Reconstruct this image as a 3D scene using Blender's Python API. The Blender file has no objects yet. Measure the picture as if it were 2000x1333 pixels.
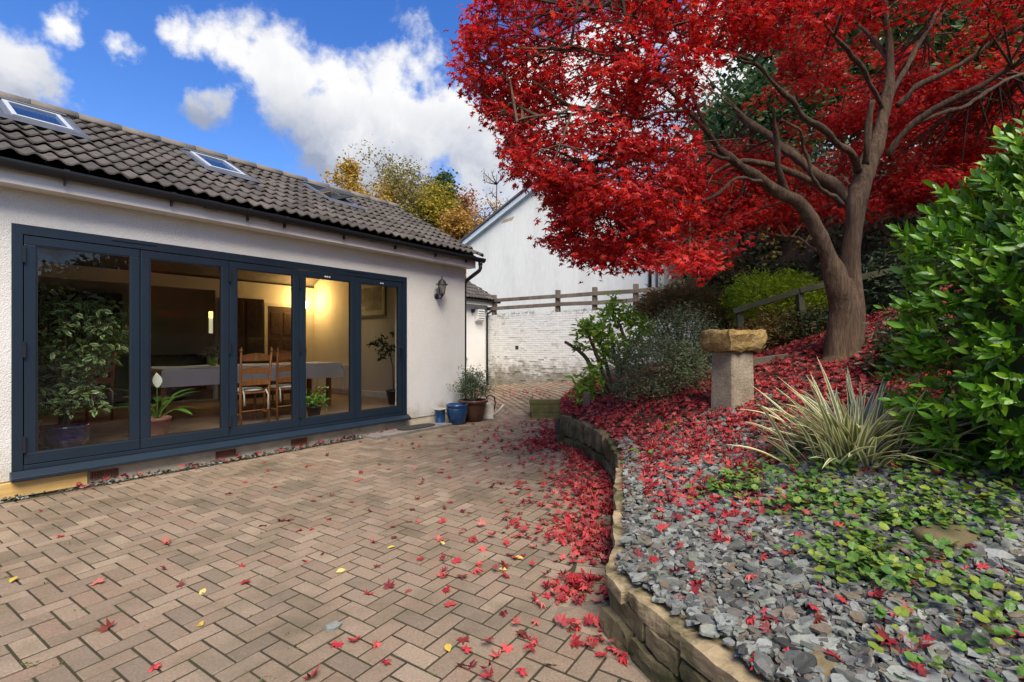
import bpy, math, random
import numpy as np
from mathutils import Vector, Matrix
R = math.radians
random.seed(11)
rng = np.random.default_rng(11)
scene = bpy.context.scene
COL = scene.collection

# ------------------------------------------------------------------ camera
F, CX, HY, EYE = 960.0, 1000.0, 672.0, 1.40      # focal length and horizon in picture units, eye height in metres
cd = bpy.data.cameras.new("camera")
cam = bpy.data.objects.new("camera", cd)
COL.objects.link(cam)
cam.location = (0, 0, EYE)
cam.rotation_euler = (R(90), 0, 0)
cd.sensor_width = 36.0
cd.lens = 36.0 * F / 2000.0
cd.shift_y = (HY - 666.5) / 2000.0
cd.clip_start = 0.05
cd.clip_end = 3000
scene.camera = cam

# ------------------------------------------------------------------ sky, sun, exposure
SUN_AZ, SUN_EL = R(165), R(54)                    # azimuth from +Y towards +X
sdir = Vector((math.sin(SUN_AZ) * math.cos(SUN_EL), math.cos(SUN_AZ) * math.cos(SUN_EL), math.sin(SUN_EL)))
sl = bpy.data.lights.new("sun", 'SUN')
sl.energy = 2.1
sl.angle = R(38)
sl.color = (1.0, 0.90, 0.76)
so = bpy.data.objects.new("sun", sl)
COL.objects.link(so)
so.location = (0, -20, 30)
so.rotation_euler = (-sdir).to_track_quat('-Z', 'Y').to_euler()

scene.view_settings.view_transform = 'Standard'
scene.view_settings.look = 'None'
scene.view_settings.gamma = 1.0
scene.view_settings.use_curve_mapping = False
scene.view_settings.exposure = 1.74
scene.cycles.use_denoising = True
scene.cycles.max_bounces = 8
scene.cycles.transparent_max_bounces = 16
scene.cycles.diffuse_bounces = 4
scene.cycles.glossy_bounces = 3
scene.cycles.caustics_reflective = False
scene.cycles.caustics_refractive = False


def pdir(u, v):
    return Vector(((u - CX) / F, 1.0, (HY - v) / F)).normalized()


def make_world():
    w = bpy.data.worlds.new("World")
    scene.world = w
    w.use_nodes = True
    nt = w.node_tree
    N, L = nt.nodes, nt.links
    N.clear()
    out = N.new('ShaderNodeOutputWorld')
    bg = N.new('ShaderNodeBackground')
    bg.inputs['Strength'].default_value = 0.105
    L.new(bg.outputs[0], out.inputs[0])
    sky = N.new('ShaderNodeTexSky')
    sky.sky_type = 'NISHITA'
    sky.sun_disc = False
    sky.sun_elevation = SUN_EL
    sky.sun_rotation = SUN_AZ
    sky.air_density = 1.0
    sky.dust_density = 0.3
    sky.ozone_density = 2.5
    hsv = N.new('ShaderNodeHueSaturation')
    hsv.inputs['Hue'].default_value = 0.515
    hsv.inputs['Saturation'].default_value = 1.32
    hsv.inputs['Value'].default_value = 0.64
    L.new(sky.outputs[0], hsv.inputs['Color'])
    tc = N.new('ShaderNodeTexCoord')

    def math_(op, a, b=None, clamp=False):
        m = N.new('ShaderNodeMath')
        m.operation = op
        m.use_clamp = clamp
        for i, x in enumerate((a, b)):
            if x is None:
                continue
            if isinstance(x, (int, float)):
                m.inputs[i].default_value = x
            else:
                L.new(x, m.inputs[i])
        return m.outputs[0]

    def noise(scale, detail, rough, off=(0, 0, 0), dist=0.0, src=None):
        mp = N.new('ShaderNodeMapping')
        mp.inputs['Location'].default_value = off
        L.new(src or tc.outputs['Generated'], mp.inputs[0])
        n = N.new('ShaderNodeTexNoise')
        n.inputs['Scale'].default_value = scale
        n.inputs['Detail'].default_value = detail
        n.inputs['Roughness'].default_value = rough
        n.inputs['Distortion'].default_value = dist
        L.new(mp.outputs[0], n.inputs['Vector'])
        return n
    # warp the direction a little so that cloud edges billow
    wn = noise(7.0, 6, 0.62, (3.1, 0.4, 1.7))
    sub = N.new('ShaderNodeVectorMath'); sub.operation = 'SUBTRACT'
    L.new(wn.outputs['Color'], sub.inputs[0]); sub.inputs[1].default_value = (0.5, 0.5, 0.5)
    sc = N.new('ShaderNodeVectorMath'); sc.operation = 'SCALE'
    L.new(sub.outputs[0], sc.inputs[0]); sc.inputs['Scale'].default_value = 0.11
    add = N.new('ShaderNodeVectorMath'); add.operation = 'ADD'
    L.new(tc.outputs['Generated'], add.inputs[0]); L.new(sc.outputs[0], add.inputs[1])
    blobs = [(740, 175, .125), (690, 190, .11), (640, 160, .08), (800, 215, .13), (870, 240, .14), (930, 320, .17), (720, 260, .14), (620, 230, .10), (555, 170, .115), (500, 145, .095), (450, 115, .085),
             (400, 85, .065), (340, 62, .05), (425, 215, .055), (395, 218, .04), (660, 300, .09), (800, 330, .14), (1050, 260, .2), (1250, 220, .24), (1150, 130, .12), (1400, 120, .26),
             (128, 47, .045), (245, 88, .045), (225, 80, .03), (50, 135, .065), (80, 170, .06), (30, 170, .065), (100, 190, .035), (-60, 60, .09), (1700, 100, .3)]
    cur = None
    for (u, v, r) in blobs:
        dn = N.new('ShaderNodeVectorMath'); dn.operation = 'DISTANCE'
        L.new(add.outputs[0], dn.inputs[0]); dn.inputs[1].default_value = pdir(u, v)
        val = math_('MULTIPLY_ADD', dn.outputs['Value'], -1.0 / r)
        val.node.inputs[2].default_value = 1.0
        cur = val if cur is None else math_('MAXIMUM', cur, val)
    # the rest of the sky carries broken cloud of the same kind
    gen = noise(2.1, 6, 0.55, (0.3, 2.2, 5.1))
    genv = math_('MULTIPLY', math_('SUBTRACT', gen.outputs['Fac'], 0.41), 4.0)
    clear = N.new('ShaderNodeVectorMath'); clear.operation = 'DISTANCE'
    L.new(tc.outputs['Generated'], clear.inputs[0]); clear.inputs[1].default_value = pdir(480, 200)
    cl = math_('MULTIPLY', math_('SUBTRACT', clear.outputs['Value'], 0.95), 3.0, True)
    genv = math_('SUBTRACT', math_('MULTIPLY', math_('ADD', genv, 1.0), cl), 1.0)
    dens = math_('MAXIMUM', cur, genv)
    fine = noise(8.0, 11, 0.60, (1.3, 0.2, 0.9), 0.0)
    dens2 = math_('ADD', dens, math_('MULTIPLY', math_('SUBTRACT', fine.outputs['Fac'], 0.56), 2.6))
    mr = N.new('ShaderNodeMapRange'); mr.interpolation_type = 'SMOOTHSTEP'
    mr.inputs['From Min'].default_value = 0.0
    mr.inputs['From Max'].default_value = 0.52
    L.new(dens2, mr.inputs['Value'])
    # cloud body: white tops, blue-grey undersides where it is thick
    thick = noise(3.6, 6, 0.55, (7.7, 1.1, 2.9), 0.0, add.outputs[0])
    sh = N.new('ShaderNodeMapRange')
    sh.inputs['From Min'].default_value = 0.42
    sh.inputs['From Max'].default_value = 0.60
    L.new(thick.outputs['Fac'], sh.inputs['Value'])
    sep = N.new('ShaderNodeSeparateXYZ')
    L.new(tc.outputs['Generated'], sep.inputs[0])
    low = N.new('ShaderNodeMapRange')
    low.inputs['From Min'].default_value = 0.44
    low.inputs['From Max'].default_value = 0.32
    L.new(sep.outputs['Z'], low.inputs['Value'])
    und = math_('ADD', math_('MULTIPLY', sh.outputs[0], 0.25), math_('MULTIPLY', low.outputs[0], math_('MULTIPLY_ADD', sh.outputs[0], 0.65)), True)
    for q in N:
        if q.type == 'MATH' and q.operation == 'MULTIPLY_ADD' and abs(q.inputs[1].default_value - 0.65) < 1e-4:
            q.inputs[2].default_value = 0.5
    ramp = N.new('ShaderNodeMix'); ramp.data_type = 'RGBA'
    ramp.inputs[6].default_value = (3.05, 3.03, 3.0, 1)
    ramp.inputs[7].default_value = (1.0, 1.16, 1.55, 1)
    L.new(und, ramp.inputs[0])
    mix = N.new('ShaderNodeMix'); mix.data_type = 'RGBA'
    L.new(mr.outputs[0], mix.inputs[0])
    L.new(hsv.outputs[0], mix.inputs[6])
    L.new(ramp.outputs[2], mix.inputs[7])
    L.new(mix.outputs[2], bg.inputs[0])


make_world()

# ------------------------------------------------------------------ mesh helpers


def tag(o, label=None, cat=None, group=None, kind=None):
    if label:
        o["label"] = label
    if cat:
        o["category"] = cat
    if group:
        o["group"] = group
    if kind:
        o["kind"] = kind
    return o


def empty(name, loc=(0, 0, 0), rz=0.0, parent=None):
    o = bpy.data.objects.new(name, None)
    COL.objects.link(o)
    o.location = loc
    o.rotation_euler = (0, 0, rz)
    o.empty_display_size = 0.1
    if parent:
        o.parent = parent
    return o


class MB:
    def __init__(s):
        s.v, s.f = [], []

    def add(s, vs, fs):
        b = len(s.v)
        s.v += [tuple(p) for p in vs]
        s.f += [tuple(b + i for i in f) for f in fs]
        return s

    def box(s, x0, x1, y0, y1, z0, z1):
        return s.add([(x0, y0, z0), (x1, y0, z0), (x1, y1, z0), (x0, y1, z0), (x0, y0, z1), (x1, y0, z1), (x1, y1, z1), (x0, y1, z1)],
                     [(3, 2, 1, 0), (4, 5, 6, 7), (0, 1, 5, 4), (1, 2, 6, 5), (2, 3, 7, 6), (3, 0, 4, 7)])

    def bar(s, a, b, w, h, up=(0, 0, 1)):
        """a rectangular bar from a to b, w wide and h high"""
        a, b = Vector(a), Vector(b)
        d = (b - a).normalized()
        sd = d.cross(Vector(up))
        if sd.length < 1e-4:
            sd = Vector((1, 0, 0))
        sd.normalize()
        u = sd.cross(d)
        pts = []
        for p in (a, b):
            for (i, j) in ((-1, -1), (1, -1), (1, 1), (-1, 1)):
                pts.append(p + sd * (w / 2 * i) + u * (h / 2 * j))
        return s.add(pts, [(0, 1, 2, 3), (7, 6, 5, 4), (0, 4, 5, 1), (1, 5, 6, 2), (2, 6, 7, 3), (3, 7, 4, 0)])

    def prism(s, poly, axis, a, b):
        """poly in the two other axes (in xyz order), extruded along axis from a to b"""
        n = len(poly)
        vs = []
        for c in (a, b):
            for (p, q) in poly:
                vs.append({'x': (c, p, q), 'y': (p, c, q), 'z': (p, q, c)}[axis])
        return s.add(vs, [tuple(range(n)), tuple(range(2 * n - 1, n - 1, -1))] + [(i, i + n, (i + 1) % n + n, (i + 1) % n) for i in range(n)])

    def tube(s, pts, rad, n=8, cap=True):
        pts = [Vector(p) for p in pts]
        if not hasattr(rad, '__len__'):
            rad = [rad] * len(pts)
        b = len(s.v)
        ref = None
        for i, p in enumerate(pts):
            t = (pts[min(i + 1, len(pts) - 1)] - pts[max(i - 1, 0)]).normalized()
            if ref is None:
                ref = Vector((0, 0, 1)) if abs(t.z) < 0.9 else Vector((1, 0, 0))
            x = t.cross(ref)
            if x.length < 1e-5:
                x = t.orthogonal()
            x.normalize()
            ref = x.cross(t).normalized()
            for k in range(n):
                a = 2 * math.pi * k / n
                s.v.append(tuple(p + (x * math.cos(a) + ref * math.sin(a)) * rad[i]))
        for i in range(len(pts) - 1):
            for k in range(n):
                k2 = (k + 1) % n
                s.f.append((b + i * n + k, b + i * n + k2, b + (i + 1) * n + k2, b + (i + 1) * n + k))
        if cap:
            s.f.append(tuple(b + k for k in range(n - 1, -1, -1)))
            s.f.append(tuple(b + (len(pts) - 1) * n + k for k in range(n)))
        return s

    def lathe(s, prof, n=24, c=(0, 0, 0)):
        b = len(s.v)
        for (r, z) in prof:
            for k in range(n):
                a = 2 * math.pi * k / n
                s.v.append((c[0] + r * math.cos(a), c[1] + r * math.sin(a), c[2] + z))
        for i in range(len(prof) - 1):
            for k in range(n):
                k2 = (k + 1) % n
                s.f.append((b + i * n + k, b + i * n + k2, b + (i + 1) * n + k2, b + (i + 1) * n + k))
        s.f.append(tuple(b + k for k in range(n - 1, -1, -1)))
        s.f.append(tuple(b + (len(prof) - 1) * n + k for k in range(n)))
        return s

    def mesh(s, name, mat, smooth=False):
        me = bpy.data.meshes.new(name)
        me.from_pydata(s.v, [], s.f)
        if mat is not None:
            me.materials.append(mat)
        if smooth:
            me.polygons.foreach_set('use_smooth', [True] * len(me.polygons))
        me.update()
        return me

    def build(s, name, mat, parent=None, smooth=False, bevel=0.0, loc=None, rot=None):
        o = bpy.data.objects.new(name, s.mesh(name, mat, smooth))
        COL.objects.link(o)
        if parent:
            o.parent = parent
        if loc is not None:
            o.location = loc
        if rot is not None:
            o.rotation_euler = rot
        if bevel:
            m = o.modifiers.new('bevel', 'BEVEL')
            m.width = bevel
            m.segments = 2
            m.limit_method = 'ANGLE'
            m.angle_limit = R(40)
        return o


def part(name, me, parent, loc=(0, 0, 0), rot=(0, 0, 0), scale=(1, 1, 1), mat4=None):
    o = bpy.data.objects.new(name, me)
    COL.objects.link(o)
    o.parent = parent
    if mat4 is not None:
        o.matrix_local = mat4
    else:
        o.location, o.rotation_euler, o.scale = loc, rot, scale
    return o


def np_mesh(name, V, T, mat, attrs=None, smooth=False):
    """V (N,3) points, T (M,3) triangles; attrs: name -> (N,) float"""
    me = bpy.data.meshes.new(name)
    V = np.ascontiguousarray(V, dtype=np.float32)
    T = np.ascontiguousarray(T, dtype=np.int32)
    me.vertices.add(len(V))
    me.vertices.foreach_set('co', V.ravel())
    me.loops.add(T.size)
    me.loops.foreach_set('vertex_index', T.ravel())
    me.polygons.add(len(T))
    me.polygons.foreach_set('loop_start', np.arange(0, T.size, 3, dtype=np.int32))
    me.polygons.foreach_set('use_smooth', np.full(len(T), bool(smooth)))
    for k, a in (attrs or {}).items():
        at = me.attributes.new(k, 'FLOAT', 'POINT')
        at.data.foreach_set('value', np.ascontiguousarray(a, dtype=np.float32))
    me.materials.append(mat)
    me.update(calc_edges=True)
    me.validate()
    return me


def link(name, me, parent=None):
    o = bpy.data.objects.new(name, me)
    COL.objects.link(o)
    if parent:
        o.parent = parent
    return o


def frames(nrm, spin):
    """rotation matrices (N,3,3) whose z axis is nrm, turned by spin"""
    nrm = nrm / np.linalg.norm(nrm, axis=1, keepdims=True)
    ref = np.where(np.abs(nrm[:, 2:3]) < 0.95, np.array([[0, 0, 1.0]]), np.array([[1.0, 0, 0]]))
    x = np.cross(ref, nrm)
    x /= np.linalg.norm(x, axis=1, keepdims=True)
    y = np.cross(nrm, x)
    c, s_ = np.cos(spin)[:, None], np.sin(spin)[:, None]
    x2, y2 = x * c + y * s_, -x * s_ + y * c
    return np.stack([x2, y2, nrm], axis=2)


def dframes(d, nrm):
    """rotation matrices whose y axis is d and whose z axis is as near nrm as can be"""
    d = d / np.linalg.norm(d, axis=1, keepdims=True)
    x = np.cross(d, nrm)
    x /= (np.linalg.norm(x, axis=1, keepdims=True) + 1e-9)
    z = np.cross(x, d)
    return np.stack([x, d, z], axis=2)


class Scatter:
    """collects copies of small templates into one mesh"""

    def __init__(s):
        s.V, s.T, s.A, s.B, s.n = [], [], [], [], 0

    def add(s, tmpl, pos, rot, scale, rnd):
        tv, tt = tmpl[0], tmpl[1]
        N = len(pos)
        if N == 0:
            return
        sc = np.asarray(scale, dtype=float)
        sc = sc.reshape(N, -1)
        lv = tv[None] * (sc[:, None, :] if sc.shape[1] == 3 else sc[:, None, :1])
        W = np.einsum('nij,nkj->nki', rot, lv) + pos[:, None, :]
        k = len(tv)
        s.V.append(W.reshape(-1, 3))
        s.T.append((tt[None] + (np.arange(N) * k)[:, None, None] + s.n).reshape(-1, 3))
        s.A.append(np.repeat(rnd, k))
        s.B.append(np.tile(tmpl[2] if len(tmpl) > 2 else np.zeros(k), N))
        s.n += N * k

    def mesh(s, name, mat, smooth=False):
        return np_mesh(name, np.concatenate(s.V), np.concatenate(s.T), mat, {'rnd': np.concatenate(s.A), 'across': np.concatenate(s.B)}, smooth)


def unit(N, zbias=0.0):
    v = rng.normal(size=(N, 3))
    v[:, 2] += zbias
    return v / np.linalg.norm(v, axis=1, keepdims=True)


# ------------------------------------------------------------------ materials
def _nt(name):
    m = bpy.data.materials.new(name)
    m.use_nodes = True
    nt = m.node_tree
    return m, nt, nt.nodes, nt.links, nt.nodes['Principled BSDF']


def _ramp(N, cols, mode='LINEAR'):
    r = N.new('ShaderNodeValToRGB')
    cr = r.color_ramp
    cr.interpolation = mode
    n = len(cols)
    pos = [c[1] if isinstance(c[0], (tuple, list)) else i / max(1, n - 1) for i, c in enumerate(cols)]
    col = [c[0] if isinstance(c[0], (tuple, list)) else c for c in cols]
    while len(cr.elements) < n:
        cr.elements.new(0.5)
    for e, p, c in zip(cr.elements, pos, col):
        e.position = p
        e.color = (*c, 1)
    return r


def _noise(N, L, vec, scale, detail=6, rough=0.6, dist=0.0):
    n = N.new('ShaderNodeTexNoise')
    n.inputs['Scale'].default_value = scale
    n.inputs['Detail'].default_value = detail
    n.inputs['Roughness'].default_value = rough
    n.inputs['Distortion'].default_value = dist
    if vec is not None:
        L.new(vec, n.inputs['Vector'])
    return n


def mat_noise(name, cols, scale=4.0, rough=0.8, bump=0.0, bscale=60.0, metallic=0.0, stretch=(1, 1, 1), spec=0.4, coord='Object', detail=7,
              fine=None, rvar=0.0, coat=0.0):
    """colour from noise through a ramp, relief from a finer noise; fine=(amount, scale) multiplies in a speckle"""
    m, nt, N, L, bs = _nt(name)
    tc = N.new('ShaderNodeTexCoord')
    mp = N.new('ShaderNodeMapping')
    mp.inputs['Scale'].default_value = stretch
    if coord == 'World':
        g = N.new('ShaderNodeNewGeometry')
        L.new(g.outputs['Position'], mp.inputs[0])
    else:
        L.new(tc.outputs[coord], mp.inputs[0])
    n = _noise(N, L, mp.outputs[0], scale, detail)
    r = _ramp(N, cols)
    L.new(n.outputs['Fac'], r.inputs[0])
    colout = r.outputs[0]
    if fine:
        fn = _noise(N, L, mp.outputs[0], fine[1], 3, 0.7)
        fr = _ramp(N, [((1 - fine[0],) * 3, 0.35), ((1 + fine[0] * 0.6,) * 3, 0.65)])
        L.new(fn.outputs['Fac'], fr.inputs[0])
        mx = N.new('ShaderNodeMix'); mx.data_type = 'RGBA'; mx.blend_type = 'MULTIPLY'
        mx.inputs[0].default_value = 1.0
        L.new(colout, mx.inputs[6]); L.new(fr.outputs[0], mx.inputs[7])
        colout = mx.outputs[2]
    L.new(colout, bs.inputs['Base Color'])
    bs.inputs['Roughness'].default_value = rough
    bs.inputs['Metallic'].default_value = metallic
    bs.inputs['Specular IOR Level'].default_value = spec
    bs.inputs['Coat Weight'].default_value = coat
    if rvar:
        rn = _noise(N, L, mp.outputs[0], scale * 2.3, 4)
        rr = N.new('ShaderNodeMapRange')
        rr.inputs['To Min'].default_value = max(0, rough - rvar)
        rr.inputs['To Max'].default_value = min(1, rough + rvar)
        L.new(rn.outputs['Fac'], rr.inputs['Value'])
        L.new(rr.outputs[0], bs.inputs['Roughness'])
    if bump:
        b = N.new('ShaderNodeBump')
        b.inputs['Strength'].default_value = bump
        b.inputs['Distance'].default_value = 0.02
        bn = _noise(N, L, mp.outputs[0], bscale, 8, 0.65)
        L.new(bn.outputs['Fac'], b.inputs['Height'])
        L.new(b.outputs[0], bs.inputs['Normal'])
    return m


def mat_plain(name, col, rough=0.5, metallic=0.0, spec=0.5, coat=0.0, dirt=0.12):
    c2 = tuple(x * (1 - dirt) for x in col)
    c3 = tuple(min(1, x * (1 + dirt * 0.5)) for x in col)
    return mat_noise(name, [(c2, 0.3), (col, 0.5), (c3, 0.75)], 6.0, rough, 0.03, 90, metallic, spec=spec, coat=coat, rvar=0.06)


def mat_rnd(name, cols, rough=0.6, trans=0.0, bump=0.0, bscale=50, mottle=0.15, mscale=20.0, spec=0.4, edge=None, vein=0.0, dark=None):
    """colour by a per-piece random number (object random + 'rnd' attribute); trans: share of light let through (leaves)"""
    m, nt, N, L, bs = _nt(name)
    oi = N.new('ShaderNodeObjectInfo')
    at = N.new('ShaderNodeAttribute'); at.attribute_name = 'rnd'
    ad = N.new('ShaderNodeMath'); ad.operation = 'ADD'
    L.new(oi.outputs['Random'], ad.inputs[0]); L.new(at.outputs['Fac'], ad.inputs[1])
    fr = N.new('ShaderNodeMath'); fr.operation = 'FRACT'
    L.new(ad.outputs[0], fr.inputs[0])
    r = _ramp(N, cols)
    L.new(fr.outputs[0], r.inputs[0])
    g = N.new('ShaderNodeNewGeometry')
    col = r.outputs[0]
    if edge:                                       # a margin of another colour (variegated leaves)
        ac = N.new('ShaderNodeAttribute'); ac.attribute_name = 'across'
        er = _ramp(N, [((0, 0, 0), edge[1] - 0.08), ((1, 1, 1), edge[1] + 0.08)])
        L.new(ac.outputs['Fac'], er.inputs[0])
        mx = N.new('ShaderNodeMix'); mx.data_type = 'RGBA'
        L.new(er.outputs[0], mx.inputs[0]); L.new(col, mx.inputs[6]); mx.inputs[7].default_value = (*edge[0], 1)
        col = mx.outputs[2]
    if mottle:
        n = _noise(N, L, g.outputs['Position'], mscale, 5, 0.65)
        mr = _ramp(N, [((1 - mottle,) * 3, 0.3), ((1 + mottle,) * 3, 0.7)])
        L.new(n.outputs['Fac'], mr.inputs[0])
        mx = N.new('ShaderNodeMix'); mx.data_type = 'RGBA'; mx.blend_type = 'MULTIPLY'
        mx.inputs[0].default_value = 1.0
        L.new(col, mx.inputs[6]); L.new(mr.outputs[0], mx.inputs[7])
        col = mx.outputs[2]
    if dark:                                       # patches of another colour: (colour, scale, from, to)
        dn = _noise(N, L, g.outputs['Position'], dark[1], 6, 0.65)
        dr = _ramp(N, [((0, 0, 0), dark[2]), ((1, 1, 1), dark[3])])
        L.new(dn.outputs['Fac'], dr.inputs[0])
        mx = N.new('ShaderNodeMix'); mx.data_type = 'RGBA'
        L.new(dr.outputs[0], mx.inputs[0]); L.new(col, mx.inputs[6]); mx.inputs[7].default_value = (*dark[0], 1)
        col = mx.outputs[2]
    L.new(col, bs.inputs['Base Color'])
    bs.inputs['Roughness'].default_value = rough
    bs.inputs['Specular IOR Level'].default_value = spec
    if bump:
        b = N.new('ShaderNodeBump')
        b.inputs['Strength'].default_value = bump
        b.inputs['Distance'].default_value = 0.01
        bn = _noise(N, L, g.outputs['Position'], bscale, 7, 0.65)
        L.new(bn.outputs['Fac'], b.inputs['Height'])
        L.new(b.outputs[0], bs.inputs['Normal'])
    if trans:
        tr = N.new('ShaderNodeBsdfTranslucent')
        L.new(col, tr.inputs['Color'])
        ms = N.new('ShaderNodeMixShader')
        ms.inputs[0].default_value = trans
        L.new(bs.outputs[0], ms.inputs[1]); L.new(tr.outputs[0], ms.inputs[2])
        L.new(ms.outputs[0], N['Material Output'].inputs['Surface'])
    return m


def mat_emit(name, col, strength):
    m, nt, N, L, bs = _nt(name)
    bs.inputs['Base Color'].default_value = (*col, 1)
    bs.inputs['Emission Color'].default_value = (*col, 1)
    bs.inputs['Emission Strength'].default_value = strength
    return m


def mat_glass(name, tint=(0.82, 0.86, 0.85), refl=1.0):
    m, nt, N, L, bs = _nt(name)
    N.remove(bs)
    t = N.new('ShaderNodeBsdfTransparent'); t.inputs[0].default_value = (*tint, 1)
    g = N.new('ShaderNodeBsdfGlossy'); g.inputs['Roughness'].default_value = 0.004
    lw = N.new('ShaderNodeLayerWeight'); lw.inputs['Blend'].default_value = 0.5
    pw = N.new('ShaderNodeMath'); pw.operation = 'POWER'
    L.new(lw.outputs['Facing'], pw.inputs[0]); pw.inputs[1].default_value = 5.0
    mu = N.new('ShaderNodeMath'); mu.operation = 'MULTIPLY_ADD'; mu.use_clamp = True
    L.new(pw.outputs[0], mu.inputs[0]); mu.inputs[1].default_value = 0.96 * refl; mu.inputs[2].default_value = 0.04 * refl
    ms = N.new('ShaderNodeMixShader')
    L.new(mu.outputs[0], ms.inputs[0]); L.new(t.outputs[0], ms.inputs[1]); L.new(g.outputs[0], ms.inputs[2])
    L.new(ms.outputs[0], N['Material Output'].inputs['Surface'])
    return m


# ------------------------------------------------------------------ the lie of the land
HOUSE_O = np.array([-4.513, 4.43])
_d = np.array([734.0, 960.0]); _d /= np.linalg.norm(_d)
HD = _d                                            # along the house front
HN = np.array([_d[1], -_d[0]])                     # out of the house front
HROT = math.atan2(_d[1], _d[0])


def H(t, y, z=0.0):
    p = HOUSE_O + HD * t - HN * y
    return Vector((p[0], p[1], z))


def toH(x, y):
    rx, ry = x - HOUSE_O[0], y - HOUSE_O[1]
    return rx * HD[0] + ry * HD[1], -(rx * HN[0] + ry * HN[1])


# outer face of the retaining wall round the bed, near end to far end, then the timber edge of the drive
WALL = np.array([(1.75, 0.35), (1.12, 1.02), (0.77, 1.60), (0.46, 2.42), (0.555, 2.66), (0.72, 3.40), (0.88, 4.10), (1.0, 4.70), (1.04, 5.20), (1.02, 5.70), (0.90, 6.35), (0.64, 6.90)])
EDGE = np.array([(0.64, 6.90), (0.72, 7.9), (0.82, 8.95), (0.95, 9.5), (1.5, 11.7), (2.2, 14.4), (2.3, 14.6)])
BORDER = np.concatenate([WALL, EDGE[1:]])


def poly_dist(x, y, P):
    """signed distance (positive to the right of the polyline walked from near to far)"""
    x, y = np.asarray(x, float), np.asarray(y, float)
    best = np.full(x.shape, 1e9)
    sgn = np.ones(x.shape)
    for a, b in zip(P[:-1], P[1:]):
        e = b - a
        L2 = e @ e
        tt = np.clip(((x - a[0]) * e[0] + (y - a[1]) * e[1]) / L2, 0, 1)
        dx, dy = x - (a[0] + tt * e[0]), y - (a[1] + tt * e[1])
        dd = np.hypot(dx, dy)
        cr = e[0] * (y - a[1]) - e[1] * (x - a[0])
        m = dd < best - 1e-9
        best = np.where(m, dd, best)
        sgn = np.where(m, np.where(cr < 0, 1.0, -1.0), sgn)
    return best * sgn


def sstep(a, b, x):
    t = np.clip((np.asarray(x, float) - a) / (b - a), 0, 1)
    return t * t * (3 - 2 * t)


def patio_h(x, y):
    return 0.11 * np.clip(np.asarray(x, float) + 0.8, 0, 4) * sstep(8.0, 12.5, y)


def wall_top(y):
    return np.interp(y, [1.0, 2.4, 2.7, 4.6, 6.9, 9.0, 12.0, 16.0], [0.31, 0.265, 0.28, 0.33, 0.39, 0.36, 0.46, 0.62])


def bed_h(x, y):
    x, y = np.asarray(x, float), np.asarray(y, float)
    s = np.maximum(poly_dist(x, y, BORDER), 0)
    sl_ = 0.13 + 0.06 * (np.clip(y, 1.7, 6.2) - 1.7)
    sl_ = sl_ * (1 - 0.42 * sstep(5.8, 8.0, y))
    h = wall_top(y) - 0.02 + sl_ * np.minimum(s, 5.0)
    h += 0.02 * np.sin(x * 3.1 + 1.0) * np.sin(y * 2.7) * np.clip(s * 2, 0, 1)
    return h


def cast(u, v, hf=bed_h):
    """where the sight line through a picture point meets the ground"""
    ks = np.linspace(0.8, 16, 3000)
    x, y = (u - CX) / F * ks, ks
    z = EYE + (HY - v) / F * ks
    dif = z - hf(x, y)
    i = int(np.argmax(dif < 0))
    return Vector((x[i], y[i], float(hf(x[i:i + 1], y[i:i + 1])[0])))


def at(u, v, depth):
    return Vector(((u - CX) / F * depth, depth, EYE + (HY - v) / F * depth))


def project(P):
    P = np.asarray(P, float)
    return CX + F * P[:, 0] / np.maximum(P[:, 1], 0.05), HY - F * (P[:, 2] - EYE) / np.maximum(P[:, 1], 0.05)


def inside(u, v, poly):
    c = np.zeros(np.shape(u), bool)
    P = np.asarray(poly, float)
    j = len(P) - 1
    for i in range(len(P)):
        xi, yi, xj, yj = *P[i], *P[j]
        c ^= ((yi > v) != (yj > v)) & (u < (xj - xi) * (v - yi) / (yj - yi + 1e-12) + xi)
        j = i
    return c

# ================================================================== SETTING
M_soil = mat_noise("joint_soil", [((0.022, 0.017, 0.010), 0.3), ((0.034, 0.027, 0.015), 0.5), ((0.030, 0.036, 0.010), 0.7)], 3.0, 0.95, 0.4, 80, coord='World')
M_paver = mat_rnd("clay_paver", [(0.170, 0.128, 0.090), (0.240, 0.182, 0.128), (0.212, 0.147, 0.103), (0.275, 0.213, 0.152), (0.178, 0.138, 0.101), (0.232, 0.172, 0.122)], 0.9, 0, 0.55, 190, 0.24, 85.0, 0.3,
                  dark=((0.075, 0.065, 0.038), 1.5, 0.47, 0.80))
M_bed = mat_noise("bed_soil", [((0.020, 0.014, 0.010), 0.3), ((0.045, 0.030, 0.022), 0.6), ((0.07, 0.05, 0.035), 0.8)], 7.0, 0.95, 0.6, 60, coord='World')
M_ground = mat_noise("grass_ground", [((0.02, 0.028, 0.01), 0.3), ((0.04, 0.05, 0.018), 0.6), ((0.06, 0.055, 0.025), 0.8)], 0.7, 0.95, 0.3, 20, coord='World')

g = MB().add([(-1500, -1500, -0.12), (1500, -1500, -0.12), (1500, 1500, -0.12), (-1500, 1500, -0.12)], [(0, 1, 2, 3)]).build("ground", M_ground)
tag(g, "dark grassy ground reaching away behind the houses", kind="structure")


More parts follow.
